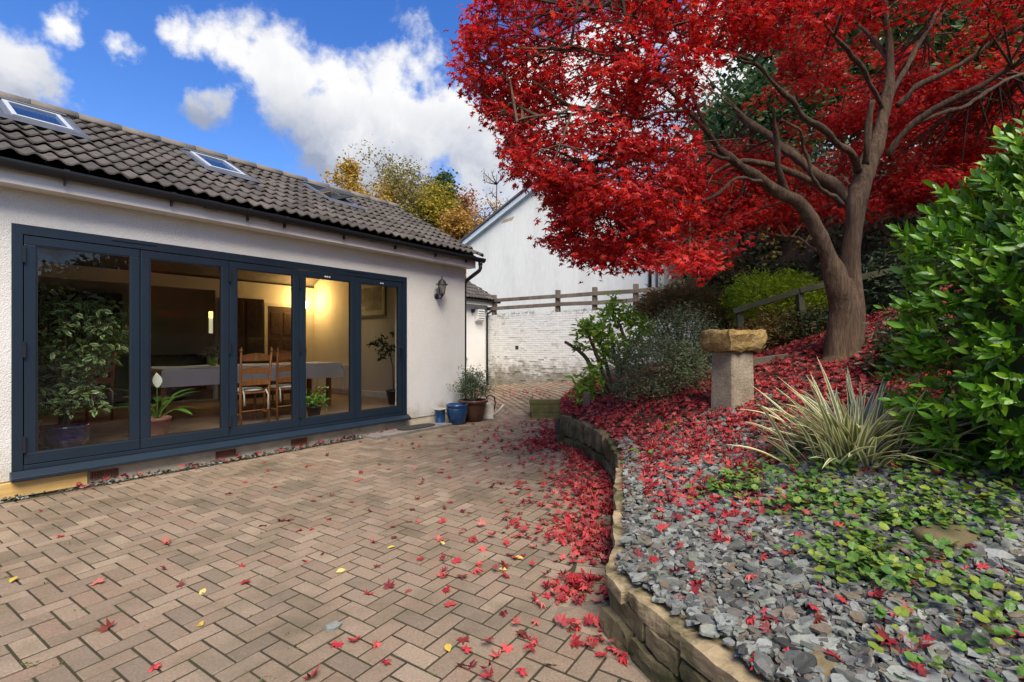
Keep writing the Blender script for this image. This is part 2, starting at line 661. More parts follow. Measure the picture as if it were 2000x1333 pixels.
def sheet(name, xs, ys, hf, mat, keep=None):
    X, Y = np.meshgrid(xs, ys)
    V = np.stack([X.ravel(), Y.ravel(), hf(X.ravel(), Y.ravel())], 1)
    nx, ny = len(xs), len(ys)
    i, j = np.meshgrid(np.arange(nx - 1), np.arange(ny - 1))
    a = (j * nx + i).ravel()
    q = np.stack([a, a + 1, a + nx + 1, a + nx], 1)
    if keep is not None:
        k = keep(V[:, 0], V[:, 1])
        q = q[k[q].all(axis=1)]
    T = np.concatenate([q[:, [0, 1, 2]], q[:, [0, 2, 3]]])
    return link(name, np_mesh(name, V, T, mat, None, True))


# ---- patio: joint bed, then every paver
patio = sheet("patio", np.arange(-9, 6.01, 0.25), np.arange(-4, 19.01, 0.25), lambda x, y: patio_h(x, y) - 0.0048, M_soil)
tag(patio, "herringbone block-paved patio in weathered pink-buff clay pavers", kind="structure")

PAV_VP = 1625.0
pa = np.array([PAV_VP - 1000.0, F]); pa /= np.linalg.norm(pa)
pb = np.array([-pa[1], pa[0]])
PW = 0.1035                                        # module, joint included


def paver_mesh(poly, name="paver"):
    """poly: convex outline about the origin (counter-clockwise), top at z = 0, chamfered edge"""
    P = np.asarray(poly)
    c = P.mean(0)
    ins = P + (c - P) / np.maximum(np.linalg.norm(c - P, axis=1, keepdims=True), 1e-6) * 0.005
    n = len(P)
    vs = [(x, y, -0.03) for x, y in P] + [(x, y, -0.0028) for x, y in P] + [(x, y, 0) for x, y in ins]
    fs = [tuple(2 * n + i for i in range(n))]
    for i in range(n):
        j = (i + 1) % n
        fs += [(i, j, n + j, n + i), (n + i, n + j, 2 * n + j, 2 * n + i)]
    mb = MB().add(vs, fs)
    return mb.mesh(name, M_paver), mb


def clip(poly, p, nrm):
    """keep the part of poly where (x - p).nrm >= 0"""
    out = []
    n = len(poly)
    for i in range(n):
        a, b = poly[i], poly[(i + 1) % n]
        da, db = (a - p) @ nrm, (b - p) @ nrm
        if da >= 0:
            out.append(a)
        if (da >= 0) != (db >= 0):
            out.append(a + (b - a) * (da / (da - db)))
    return out


JO = 0.0058
hl, hw = PW - JO, PW / 2 - JO
me_paver, _ = paver_mesh([(-hl, -hw), (hl, -hw), (hl, hw), (-hl, hw)])
seg_off = np.array([[0.0, 0.0]])
cells = []
org = np.array([-1.0, 4.0])
for i in range(-110, 150):
    for j in range(-90, 110):
        k = (i - j) % 4
        if k == 0:
            c, vert = (i + 1.0, j + 0.5), False
        elif k == 3:
            c, vert = (i + 0.5, j + 1.0), True
        else:
            continue
        p = org + pa * (c[0] * PW) + pb * (c[1] * PW)
        cells.append((p[0], p[1], vert))
cells = np.array(cells)
tt_, yy_ = toH(cells[:, 0], cells[:, 1])
sd = poly_dist(cells[:, 0], cells[:, 1], BORDER)
front = ((tt_ < 6.0) & (yy_ < -0.02)) | ((tt_ >= 6.0) & (yy_ < 4.4))
ok = front & (sd < 0.02) & (tt_ < 12.0) & (cells[:, 1] > 0.7) & (cells[:, 1] < 17) & (cells[:, 0] > -7.0) & (cells[:, 0] < 4)
cells = cells[ok]; sd = sd[ok]; tt_ = tt_[ok]; yy_ = yy_[ok]
u_, v_ = project(np.stack([cells[:, 0], cells[:, 1], np.zeros(len(cells))], 1))
seen = (u_ > -40) & (u_ < 2040) & (v_ < 1375)
order = np.argsort(np.where(seen, cells[:, 1], 99 + cells[:, 1]))
ang0 = math.atan2(pa[1], pa[0])
far_sc_v, far_sc_f, far_rnd = [], [], []
n_single = 0
for idx in order:
    x, y, vert = cells[idx]
    ang = ang0 + (math.pi / 2 if vert else 0)
    ca, sa = math.cos(ang), math.sin(ang)
    poly = [np.array([x + ca * a - sa * b, y + sa * a + ca * b]) for a, b in ((-hl, -hw), (hl, -hw), (hl, hw), (-hl, hw))]
    cut = False
    strip = 0.265 if 2.55 < y < 7.0 else 0.035
    if sd[idx] > -strip - 0.16:                     # cut to the soldier course or the wall foot
        best = None
        for a, b in zip(BORDER[:-1], BORDER[1:]):
            e = b - a
            t = np.clip((np.array([x, y]) - a) @ e / (e @ e), 0, 1)
            dd = np.linalg.norm(np.array([x, y]) - a - e * t)
            if best is None or dd < best[0]:
                best = (dd, a, e / np.linalg.norm(e))
        _, a, e = best
        nl = np.array([-e[1], e[0]])
        q = clip(poly, a + nl * strip, nl)
        cut = len(q) != 4 or abs(sum(np.linalg.norm(q[i] - poly[i]) for i in range(4))) > 1e-6
        poly = q
    if tt_[idx] < 6.05 and len(poly) >= 3 and yy_[idx] > -0.3:
        q = clip(poly, HOUSE_O + HN * 0.115, HN)
        cut = cut or len(q) != len(poly) or abs(sum(np.linalg.norm(q[i] - poly[i]) for i in range(len(q)))) > 1e-6
        poly = q
    if len(poly) < 3:
        continue
    ar = 0.5 * abs(sum(poly[i][0] * poly[(i + 1) % len(poly)][1] - poly[(i + 1) % len(poly)][0] * poly[i][1] for i in range(len(poly))))
    if ar < 0.0012:
        continue
    z = float(patio_h(x, y)) + random.uniform(-0.0018, 0.0018)
    if random.random() < 0.02:
        z -= 0.0015
    tilt = (random.gauss(0, 0.006), random.gauss(0, 0.006))
    if seen[idx] and n_single < 300:
        n_single += 1
        if cut:
            cpt = np.mean(poly, axis=0)
            me, _ = paver_mesh([p - cpt for p in poly])
            part("paver", me, patio, (cpt[0], cpt[1], z), (tilt[0], tilt[1], 0))
        else:
            part("paver", me_paver, patio, (x, y, z), (tilt[0], tilt[1], ang))
    else:
        cpt = np.mean(poly, axis=0)
        P = np.array(poly)
        ins = P + (cpt - P) / np.maximum(np.linalg.norm(cpt - P, axis=1, keepdims=True), 1e-6) * 0.005
        n = len(P)
        base = sum(len(v) for v in far_sc_v)
        tz = (P - cpt) @ np.array([-tilt[1], tilt[0]])
        far_sc_v.append(np.concatenate([np.c_[P, np.full(n, z - 0.03)], np.c_[P, z - 0.0028 + tz], np.c_[ins, z + tz]]))
        tri = [(2 * n, 2 * n + i, 2 * n + i + 1) for i in range(1, n - 1)]
        for i in range(n):
            j = (i + 1) % n
            tri += [(i, j, n + j), (i, n + j, n + i), (n + i, n + j, 2 * n + j), (n + i, 2 * n + j, 2 * n + i)]
        far_sc_f.append(np.array(tri) + base)
        far_rnd.append(np.full(3 * n, random.random()))
# soldier course along the foot of the retaining wall
seglen = np.linalg.norm(np.diff(WALL, axis=0), axis=1)
cum = np.concatenate([[0], np.cumsum(seglen)])


def along(P, cumP, s):
    i = int(np.clip(np.searchsorted(cumP, s) - 1, 0, len(P) - 2))
    e = (P[i + 1] - P[i]) / (cumP[i + 1] - cumP[i])
    return P[i] + e * (s - cumP[i]), e


s = cum[4] + 0.05
while s < cum[-1] - 0.05:
    p, e = along(WALL, cum, s)
    nl = np.array([-e[1], e[0]])
    c = p + nl * 0.145
    part("edging_paver", me_paver, patio, (c[0], c[1], float(patio_h(*c)) - 0.002), (random.gauss(0, .008), random.gauss(0, .008), math.atan2(nl[1], nl[0]) + random.gauss(0, .015)))
    s += PW
# cement haunching where the soldier course meets the corner of the wall
M_cement = mat_noise("cement_haunch", [((0.10, 0.085, 0.06), 0.3), ((0.17, 0.14, 0.10), 0.55), ((0.22, 0.185, 0.14), 0.8)], 7.0, 0.95, 0.6, 60, coord='World')
hp = [(0.50, 2.50), (0.54, 2.68), (0.30, 2.80), (0.20, 2.72), (0.22, 2.45), (0.42, 2.20), (0.72, 1.62), (0.76, 1.64)]
MB().prism(hp, 'z', -0.03, -0.0022).build("cement", M_cement, patio)
for (x_, y_, L_, W_, a_) in ((0.33, 2.55, 0.15, 0.085, 0.5), (0.43, 2.42, 0.10, 0.07, 1.1), (0.36, 2.70, 0.12, 0.07, 0.2), (0.27, 2.66, 0.09, 0.07, -0.4)):
    me, _ = paver_mesh([(-L_ / 2, -W_ / 2), (L_ / 2, -W_ / 2 * 0.8), (L_ / 2 * 0.8, W_ / 2), (-L_ / 2 * 0.9, W_ / 2 * 0.9)])
    part("cut_paver", me, patio, (x_, y_, 0.001), (0.02, -0.01, a_))
pf = link("paver_field", np_mesh("paver_field", np.concatenate(far_sc_v), np.concatenate(far_sc_f), M_paver, {'rnd': np.concatenate(far_rnd)}), patio)
tag(pf, kind="stuff")

# ---- sloping garden bed
bed = sheet("garden_bed", np.arange(0.4, 10.01, 0.07), np.arange(-1.0, 16.5, 0.07), bed_h, M_bed,
            lambda x, y: (poly_dist(x, y, BORDER) > 0.07) & (toH(x, y)[0] < 12.0))
tag(bed, "sloping garden bed of dark soil rising from the stone wall", kind="structure")

# ---- upper terrace behind the painted wall
pts = [H(12.24, 12, 2.38), H(12.24, -9, 2.38), H(60, -9, 2.38), H(60, 12, 2.38)]
terrace = MB().add(pts, [(0, 1, 2, 3)]).build("terrace", M_ground)
tag(terrace, "grassy upper terrace behind the painted brick wall", kind="structure")

# ================================================================== THE HOUSE
M_render = mat_noise("roughcast_render", [((0.66, 0.65, 0.61), 0.25), ((0.75, 0.74, 0.70), 0.5), ((0.79, 0.78, 0.745), 0.8)], 1.2, 0.92, 0.75, 75, coord='World', fine=(0.10, 130))


def add_foot_stain(m, col, z0, z1, scale=2.5):
    """algae and splash stains creeping up from the foot of a wall"""
    nt = m.node_tree; N, L = nt.nodes, nt.links
    bs = N['Principled BSDF']
    src = bs.inputs['Base Color'].links[0].from_socket
    g = N.new('ShaderNodeNewGeometry')
    sp = N.new('ShaderNodeSeparateXYZ'); L.new(g.outputs['Position'], sp.inputs[0])
    n = _noise(N, L, g.outputs['Position'], scale, 7, 0.65)
    ad = N.new('ShaderNodeMath'); ad.operation = 'MULTIPLY_ADD'
    L.new(n.outputs['Fac'], ad.inputs[0]); ad.inputs[1].default_value = -(z1 - z0) * 2.4; L.new(sp.outputs['Z'], ad.inputs[2])
    mr = N.new('ShaderNodeMapRange'); mr.interpolation_type = 'SMOOTHSTEP'
    mr.inputs['From Min'].default_value = z1 - (z1 - z0) * 1.2
    mr.inputs['From Max'].default_value = z0 - (z1 - z0) * 1.2
    mr.inputs['To Max'].default_value = 0.75
    L.new(ad.outputs[0], mr.inputs['Value'])
    mx = N.new('ShaderNodeMix'); mx.data_type = 'RGBA'
    L.new(mr.outputs[0], mx.inputs[0]); L.new(src, mx.inputs[6]); mx.inputs[7].default_value = (*col, 1)
    L.new(mx.outputs[2], bs.inputs['Base Color'])


add_foot_stain(M_render, (0.30, 0.235, 0.10), 0.0, 0.45)
M_plinth = mat_noise("plinth_render", [((0.42, 0.34, 0.22), 0.3), ((0.56, 0.48, 0.35), 0.55), ((0.62, 0.56, 0.45), 0.8)], 5.0, 0.9, 0.5, 70, coord='World')
M_fascia = mat_noise("painted_timber", [((0.62, 0.58, 0.53), 0.25), ((0.74, 0.71, 0.66), 0.5), ((0.78, 0.75, 0.70), 0.8)], 2.0, 0.55, 0.05, 60, stretch=(0.3, 3, 3))
M_black = mat_plain("black_pvc", (0.012, 0.013, 0.016), 0.42)
M_alu = mat_noise("blue_grey_aluminium", [((0.006, 0.0145, 0.026), 0.2), ((0.0075, 0.0175, 0.031), 0.5), ((0.0095, 0.021, 0.036), 0.8)], 1.5, 0.42, 0.02, 300, metallic=0.0, spec=0.5, rvar=0.08)
M_tile = mat_rnd("concrete_roof_tile", [(0.045, 0.039, 0.034), (0.074, 0.064, 0.056), (0.100, 0.087, 0.075), (0.058, 0.050, 0.043)], 0.82, 0, 0.5, 60, 0.22, 26.0, 0.35,
                 dark=((0.035, 0.037, 0.022), 3.4, 0.54, 0.70))
M_ridge = mat_noise("ridge_tile_mat", [((0.12, 0.105, 0.09), 0.3), ((0.17, 0.15, 0.13), 0.6), ((0.20, 0.18, 0.155), 0.8)], 4.0, 0.85, 0.4, 60, coord='World')
M_deck = mat_plain("roof_felt", (0.03, 0.028, 0.026), 0.9)
M_lead = mat_noise("lead_flashing", [((0.07, 0.075, 0.08), 0.3), ((0.13, 0.135, 0.14), 0.7)], 6.0, 0.5, 0.1, 30, metallic=0.3)
M_velux = mat_plain("grey_cladding", (0.16, 0.175, 0.19), 0.4, 0.4)
M_veluxw = mat_plain("roof_window_white", (0.40, 0.43, 0.46), 0.4)
M_glass = mat_glass("window_glass", (0.95, 0.965, 0.95), 0.8)
M_glass_roof = mat_glass("roof_window_glass", (0.95, 0.97, 0.97), 0.9)
M_terracotta = mat_noise("terracotta", [((0.16, 0.055, 0.03), 0.3), ((0.26, 0.10, 0.055), 0.7)], 9.0, 0.85, 0.3, 60, coord='World')
M_newwood = mat_noise("new_softwood", [((0.46, 0.28, 0.09), 0.3), ((0.60, 0.40, 0.14), 0.55), ((0.66, 0.46, 0.18), 0.8)], 3.0, 0.7, 0.1, 40, stretch=(1, 8, 8))
M_plaster = mat_noise("cream_plaster", [((0.58, 0.52, 0.41), 0.3), ((0.64, 0.58, 0.47), 0.7)], 2.0, 0.9, 0.05, 60)
M_ceiling = mat_plain("ceiling_paint", (0.55, 0.50, 0.43), 0.9)
M_floor = mat_noise("floor_tiles", [((0.20, 0.125, 0.085), 0.3), ((0.30, 0.20, 0.14), 0.6), ((0.35, 0.25, 0.18), 0.8)], 3.0, 0.35, 0.05, 40, spec=0.5)
M_white = mat_plain("white_gloss", (0.72, 0.72, 0.70), 0.4)


def grid_wall(xs, zs, solid, y0, y1, plane='xz'):
    """a slab on the xz (or xy) plane built of grid cells; only outer faces are made"""
    mb = MB()

    def P(x, z, y):
        return (x, y, z) if plane == 'xz' else (x, z, y)
    nx, nz = len(xs) - 1, len(zs) - 1

    def so_(i, j):
        return 0 <= i < nx and 0 <= j < nz and solid(i, j)
    fl = plane != 'xz'
    for i in range(nx):
        for j in range(nz):
            if not so_(i, j):
                continue
            a, b, c, d = (xs[i], zs[j]), (xs[i + 1], zs[j]), (xs[i + 1], zs[j + 1]), (xs[i], zs[j + 1])
            qs = [[P(*a, y0), P(*b, y0), P(*c, y0), P(*d, y0)], [P(*b, y1), P(*a, y1), P(*d, y1), P(*c, y1)]]
            if not so_(i - 1, j):
                qs.append([P(*a, y1), P(*a, y0), P(*d, y0), P(*d, y1)])
            if not so_(i + 1, j):
                qs.append([P(*b, y0), P(*b, y1), P(*c, y1), P(*c, y0)])
            if not so_(i, j - 1):
                qs.append([P(*a, y1), P(*b, y1), P(*b, y0), P(*a, y0)])
            if not so_(i, j + 1):
                qs.append([P(*d, y0), P(*c, y0), P(*c, y1), P(*d, y1)])
            for q in qs:
                mb.add(q[::-1] if fl else q, [(0, 1, 2, 3)])
    return mb


FL = 0.26                                          # indoor floor level
house = empty("bungalow", (HOUSE_O[0], HOUSE_O[1], 0), HROT)
tag(house, "cream rendered bungalow with brown tiled roof and wide dark blue folding glass doors", "house")
T0, T1 = -4.0, 5.98
grid_wall([T0, 0.0, 4.58, T1], [0.165, 2.49, 2.84], lambda i, j: not (i == 1 and j == 0), 0.0, 0.28).build("front_wall", M_render, house)
grid_wall([T0, T1], [-0.1, 0.165], lambda i, j: True, 0.012, 0.26).build("plinth", M_plinth, house)
# gable ends and the wall at the back
PIT = math.atan2(1.29, 2.43)
gp = [(0.285, -0.1), (4.845, -0.1), (4.845, 2.66), (2.13, 4.12), (0.285, 3.13)]
MB().prism(gp, 'x', 5.75, T1 - 0.004).build("end_wall", M_render, house)
MB().prism(gp, 'x', T0 + 0.004, T0 + 0.24).build("end_wall", M_render, house)
grid_wall([T0 + 0.25, 3.55, 5.745], [-0.1, 0.255, 2.5, 2.74], lambda i, j: not (i == 0 and j == 1), 4.72, 4.84).build("back_wall", M_plaster, house)
MB().box(T0 + 0.25, 5.745, 0.285, 4.71, -0.05, FL).build("room_floor", M_floor, house)
MB().box(5.738, 5.748, 0.29, 4.715, FL + 0.005, 3.0).build("plaster_lining", M_plaster, house)
MB().box(5.715, 5.736, 0.29, 4.715, FL + 0.002, FL + 0.13).build("skirting_board", M_white, house, bevel=0.004)
# kitchen behind the opening
MB().box(T0 + 0.25, 4.9, 4.85, 8.2, -0.05, FL).build("kitchen_floor", M_floor, house)
grid_wall([T0 + 0.1, 4.30, 4.62, 4.9], [FL, 1.66, 2.20, 2.9], lambda i, j: not (i == 1 and j == 1), 7.0, 7.2).build("kitchen_wall", M_plaster, house)
MB().box(4.9, 5.05, 5.0, 8.2, FL - 0.3, 2.9).build("kitchen_side_wall", M_plaster, house)
MB().box(T0, T0 + 0.1, 5.0, 8.2, FL - 0.3, 2.9).build("kitchen_side_wall", M_plaster, house)
MB().box(T0, 5.05, 5.0, 8.2, 2.805, 2.95).build("kitchen_ceiling", M_ceiling, house)
MB().box(T0, 5.05, 8.2, 8.35, -0.1, 2.95).build("kitchen_outer_wall", M_plaster, house)

# ---- roof
EAVE_Y, EAVE_Z, SL = -0.30, 3.02, math.hypot(2.43, 1.29)
VEL = [(0.08, 0.70), (1.99, 2.59), (3.82, 4.40)]
VS0, VS1 = 1.54, 2.44
xs = [T0 - 0.1]
for a, b in VEL:
    xs += [a + 0.04, b - 0.04]
xs += [6.12]
ys_ = [0.0, VS0 + 0.06, VS1 - 0.06, SL]
hole = lambda i, j: not (j == 1 and i in (1, 3, 5))
deck = grid_wall(xs, ys_, hole, -0.10, -0.055, 'xy').build("roof", M_deck, house, loc=(0, EAVE_Y, EAVE_Z), rot=(PIT, 0, 0))
grid_wall([T0 + 0.25] + xs[1:-1] + [5.74], [0.62] + ys_[1:3] + [SL - 0.1], hole, -0.22, -0.105, 'xy').build("ceiling_lining", M_ceiling, deck)
zb = 4.27 - 1.29 / 2.43 * 2.9
MB().prism([(2.13, 4.27), (5.03, zb), (5.03, zb - 0.09), (2.13, 4.18)], 'x', T0 - 0.1, 6.12).build("back_slope", M_ridge, house)

GA = SL / 9.0


def tile_mesh(xa=0.0, xb=0.3):
    """double-roll interlocking tile, tail at y = 0"""
    prof = []
    n = max(3, int(round(16 * (xb - xa) / 0.3)))
    for i in range(n + 1):
        x = xa + (xb - xa) * i / n
        w = 0.5 * (1 - math.cos(2 * math.pi * x / 0.15))
        prof.append((x, 0.034 * w ** 1.5))
    mb = MB()
    L_ = GA + 0.045
    vs = []
    for (x, z) in prof:
        vs += [(x + 0.002, -0.006, z + 0.020), (x + 0.002, 0.0, z + 0.034), (x + 0.002, L_, z - 0.004)]
    fs = []
    for i in range(n):
        a, b = 3 * i, 3 * (i + 1)
        fs += [(a, b, b + 1, a + 1), (a + 1, b + 1, b + 2, a + 2)]
    # underside of the tail and the cheeks
    k = len(vs)
    vs += [(prof[0][0] + 0.002, -0.006, -0.004), (prof[-1][0] + 0.002, -0.006, -0.004), (prof[0][0] + 0.002, L_, -0.02), (prof[-1][0] + 0.002, L_, -0.02)]
    fs += [(0, 1, 2, k + 2, k), (3 * n, k + 1, k + 3, 3 * n + 2, 3 * n + 1)]
    mb.add(vs, fs)
    return mb.mesh("roof_tile", M_tile, False)


tile_full = tile_mesh()
cache = {}
left_mb = MB()
ncol = 0
X0 = -0.42
for k in range(-14, 22):
    x0 = X0 + 0.3 * k
    for c in range(9):
        s0 = c * GA
        rngs = [(x0, x0 + 0.3)]
        for a, b in VEL:
            if s0 + GA > VS0 + 0.02 and s0 < VS1 - 0.05:
                nr = []
                for (p, q) in rngs:
                    if q <= a - 0.05 or p >= b + 0.05:
                        nr.append((p, q))
                        continue
                    if p < a - 0.06:
                        nr.append((p, a - 0.05))
                    if q > b + 0.06:
                        nr.append((b + 0.05, q))
                rngs = nr
        if x0 + 0.3 > 6.16:
            rngs = [(p, min(q, 6.15)) for p, q in rngs]
        for (p, q) in rngs:
            if q - p < 0.03:
                continue
            fullt = abs(q - p - 0.3) < 1e-6
            key = (round(p - x0, 3), round(q - x0, 3))
            me = tile_full if fullt else cache.setdefault(key, tile_mesh(p - x0, q - x0))
            jz = random.gauss(0, 0.0025)
            if x0 >= X0 - 0.01:
                part("roof_tile", me, deck, (x0, s0 + random.gauss(0, 0.003), jz), (random.gauss(0, 0.004), random.gauss(0, 0.006), random.gauss(0, 0.004)))
            elif c >= 0:
                b0 = len(left_mb.v)
                left_mb.v += [(v.co.x + x0, v.co.y + s0, v.co.z) for v in me.vertices]
                left_mb.f += [tuple(b0 + i for i in pl.vertices) for pl in me.polygons]
lt = left_mb.build("tile_field", M_tile, deck)
tag(lt, kind="stuff")
# ridge
rp = [(math.cos(a) * 0.115, math.sin(a) * 0.10) for a in np.linspace(R(-8), R(188), 13)]
rpi = [(math.cos(a) * 0.098, math.sin(a) * 0.083) for a in np.linspace(R(188), R(-8), 13)]
me_ridge = MB().prism(rp + rpi, 'x', 0.0, 0.447).mesh("ridge_tile", M_ridge, True)
me_ridge.polygons.foreach_set('use_smooth', [len(p.vertices) == 4 for p in me_ridge.polygons])
for k in range(23):
    part("ridge_tile", me_ridge, house, (T0 - 0.08 + 0.45 * k, 2.13, 4.315 + random.gauss(0, 0.004)), (0, random.gauss(0, 0.004), random.gauss(0, 0.006)), (min(1, (6.14 - (T0 - 0.08 + 0.45 * k)) / 0.45), 1, 1))
MB().box(T0 - 0.08, 6.12, 2.055, 2.205, 4.23, 4.325).build("ridge_mortar", M_plinth, house)

# eaves: fascia, soffit, gutter
MB().box(T0 - 0.1, 6.06, -0.20, -0.175, 2.80, 2.985).build("fascia_board", M_fascia, house, bevel=0.004)
MB().box(T0 - 0.1, 6.06, -0.173, -0.002, 2.803, 2.815).build("soffit_board", M_fascia, house)
MB().box(1.335, 1.352, -0.2025, -0.2005, 2.80, 2.98).build("fascia_joint", M_fascia, house)
MB().box(5.985, 6.06, -0.170, 0.0, 2.83, 3.0).build("eaves_box", M_fascia, house)
gut = []
for a in np.linspace(R(180), R(360), 13):
    gut.append((-0.262 + 0.060 * math.cos(a), 2.985 + 0.075 * math.sin(a)))
gin = [(-0.262 + (y + 0.262) * 0.92, 2.985 + (z - 2.985) * 0.92) for y, z in gut[::-1]]
gu = MB().prism(gut + gin, 'x', T0 - 0.1, 6.20).build("gutter", M_black, house)
MB().prism([(-0.262 + 0.06 * math.cos(a), 2.985 + 0.075 * math.sin(a)) for a in np.linspace(R(180), R(360), 13)], 'x', 6.201, 6.215).build("gutter_end_cap", M_black, gu)
gout = MB().prism([(-0.262 + 0.064 * math.cos(a), 2.985 + 0.080 * math.sin(a)) for a in np.linspace(R(175), R(365), 13)], 'x', -0.02, 0.02)
gout.box(-0.006, 0.006, -0.265, -0.215, 2.86, 2.915)
me_br = gout.mesh("gutter_bracket", M_black)
for x in (-2.4, -1.5, -0.55, 0.32, 1.17, 1.95, 2.40, 3.25, 4.15, 5.0, 5.75):
    part("gutter_bracket", me_br, gu, (x, 0, 0))
jm = MB().prism([(-0.262 + 0.066 * math.cos(a), 2.985 + 0.082 * math.sin(a)) for a in np.linspace(R(178), R(362), 13)], 'x', -0.07, 0.07).mesh("gutter_union", M_black)
for x in (1.55, 2.28, 5.1):
    part("gutter_union", jm, gu, (x, 0, 0))
dp = MB()
dp.tube([(6.12, -0.262, 2.93), (6.12, -0.262, 2.80), (6.11, -0.245, 2.76), (6.07, 0.03, 2.60), (6.06, 0.07, 2.55), (6.06, 0.08, 2.48), (6.06, 0.08, 0.0)], 0.035, 12)
dp.lathe([(0.042, 0), (0.042, 0.06)], 12, (6.12, -0.262, 2.86))
dp.build("downpipe", M_black, house, True)

# roof windows
for k, (a, b) in enumerate(VEL):
    rw = MB()
    f0, f1, w = 0.03, 0.062, 0.055
    rw.box(a, b, VS0, VS0 + w, -0.05, f1); rw.box(a, b, VS1 - w, VS1, -0.05, f1)
    rw.box(a, a + w, VS0 + w, VS1 - w, -0.05, f1); rw.box(b - w, b, VS0 + w, VS1 - w, -0.05, f1)
    root = rw.build("roof_window", M_velux, house, bevel=0.006, loc=(0, EAVE_Y, EAVE_Z), rot=(PIT, 0, 0))
    fl = MB()
    fl.add([(a - 0.07, VS0 - 0.16, 0.052), (b + 0.07, VS0 - 0.16, 0.052), (b + 0.05, VS0 - 0.002, 0.066), (a - 0.05, VS0 - 0.002, 0.066)], [(0, 1, 2, 3)])
    fl.box(a - 0.055, a - 0.003, VS0, VS1, 0.0, 0.05); fl.box(b + 0.003, b + 0.055, VS0, VS1, 0.0, 0.05)
    fl.box(a - 0.05, b + 0.05, VS1 + 0.002, VS1 + 0.05, 0.0, 0.06)
    fl.build("flashing", M_lead, root)
    sash = MB()
    a2, b2, s2, s3 = a + w + 0.004, b - w - 0.004, VS0 + w + 0.004, VS1 - w - 0.004
    m_ = (s2 + s3) / 2
    q = 0.045
    for bx in ((a2, b2, s2 - m_, s2 + q - m_), (a2, b2, s3 - q - m_, s3 - m_), (a2, a2 + q, s2 + q - m_, s3 - q - m_), (b2 - q, b2, s2 + q - m_, s3 - q - m_)):
        sash.box(*bx, 0.02, 0.075)
    ang = R(-24) if k == 2 else 0.0
    sh_ = sash.build("sash", M_veluxw if k < 2 else M_velux, root, bevel=0.004, loc=(0, m_, 0), rot=(ang, 0, 0))
    pn = MB().box(a2 + q, b2 - q, s2 + q - m_, s3 - q - m_, 0.055, 0.07).build("pane", M_glass_roof, root, loc=(0, m_, 0), rot=(ang, 0, 0))
    MB().box(a - 0.004, b + 0.004, VS1 - w + 0.004, VS1 + 0.004, f1 + 0.003, f1 + 0.028).build("top_hood", M_velux, root, bevel=0.006)

# ---- folding doors
ZB, ZT = 0.165, 2.49
fr = MB()
fr.box(0.0, 0.075, -0.012, 0.07, 0.245, 2.40); fr.box(4.505, 4.58, -0.012, 0.07, 0.245, 2.40)
fr.box(0.0, 4.58, -0.012, 0.07, 2.40, ZT)
fr.box(0.075, 4.505, -0.006, 0.07, 0.245, 0.285)
door = fr.build("folding_doors", M_alu, house, bevel=0.003)
sill = MB().prism([(-0.095, ZB), (-0.095, ZB + 0.03), (-0.02, ZB + 0.078), (0.10, ZB + 0.078), (0.10, ZB)], 'x', -0.012, 4.60)
sill.build("sill", M_alu, door, bevel=0.004)
jt = [0.079, 0.962, 1.846, 2.730, 3.614, 4.501]
for k in range(5):
    a, b = jt[k] + 0.003, jt[k + 1] - 0.003
    z0, z1, st = 0.290, 2.394, 0.082
    lf = MB()
    lf.box(a, b, -0.004, 0.062, z0, z0 + 0.105); lf.box(a, b, -0.004, 0.062, z1 - 0.082, z1)
    lf.box(a, a + st, -0.004, 0.062, z0 + 0.105, z1 - 0.082); lf.box(b - st, b, -0.004, 0.062, z0 + 0.105, z1 - 0.082)
    lf.build("door_leaf", M_alu, door, bevel=0.005)
    bd = MB()
    A, B, C_, D_ = a + st, b - st, z0 + 0.105, z1 - 0.082
    bd.box(A, B, 0.001, 0.02, C_, C_ + 0.010); bd.box(A, B, 0.001, 0.02, D_ - 0.010, D_)
    bd.box(A, A + 0.010, 0.001, 0.02, C_ + 0.010, D_ - 0.010); bd.box(B - 0.010, B, 0.001, 0.02, C_ + 0.010, D_ - 0.010)
    bd.build("glazing_bead", M_black, door)
    MB().box(A + 0.010, B - 0.010, 0.010, 0.030, C_ + 0.010, D_ - 0.010).build("pane", M_glass, door)
hm = MB().box(-0.011, 0.011, -0.024, 0.0, -0.075, 0.075).mesh("hinge", M_black)
for x in (0.079, 1.846, 2.734):
    for z in (0.48, 1.35, 2.22):
        part("hinge", hm, door, (x, -0.004, z))
hd = MB()
hd.box(4.42, 4.452, -0.016, -0.0045, 1.20, 1.42)
hd.tube([(4.436, -0.016, 1.345), (4.436, -0.062, 1.345), (4.42, -0.066, 1.345), (4.30, -0.066, 1.345)], 0.010, 10)
hd.tube([(4.436, -0.0165, 1.245), (4.436, -0.024, 1.245)], 0.012, 10)
hd.build("door_handle", M_black, door, bevel=0.002)
for (a, b) in ((0.72, 1.10), (3.42, 3.80)):
    MB().box(a, b, -0.020, -0.0125, 2.452, 2.470).build("trickle_vent", M_alu, door, bevel=0.002)
M_sticker = mat_plain("white_sticker", (0.7, 0.7, 0.7), 0.5)
for x in (3.10, 3.13, 3.165, 4.05, 4.09):
    MB().box(x, x + 0.022, -0.0065, -0.0045, 2.335, 2.353).build("label_sticker", M_sticker, door)

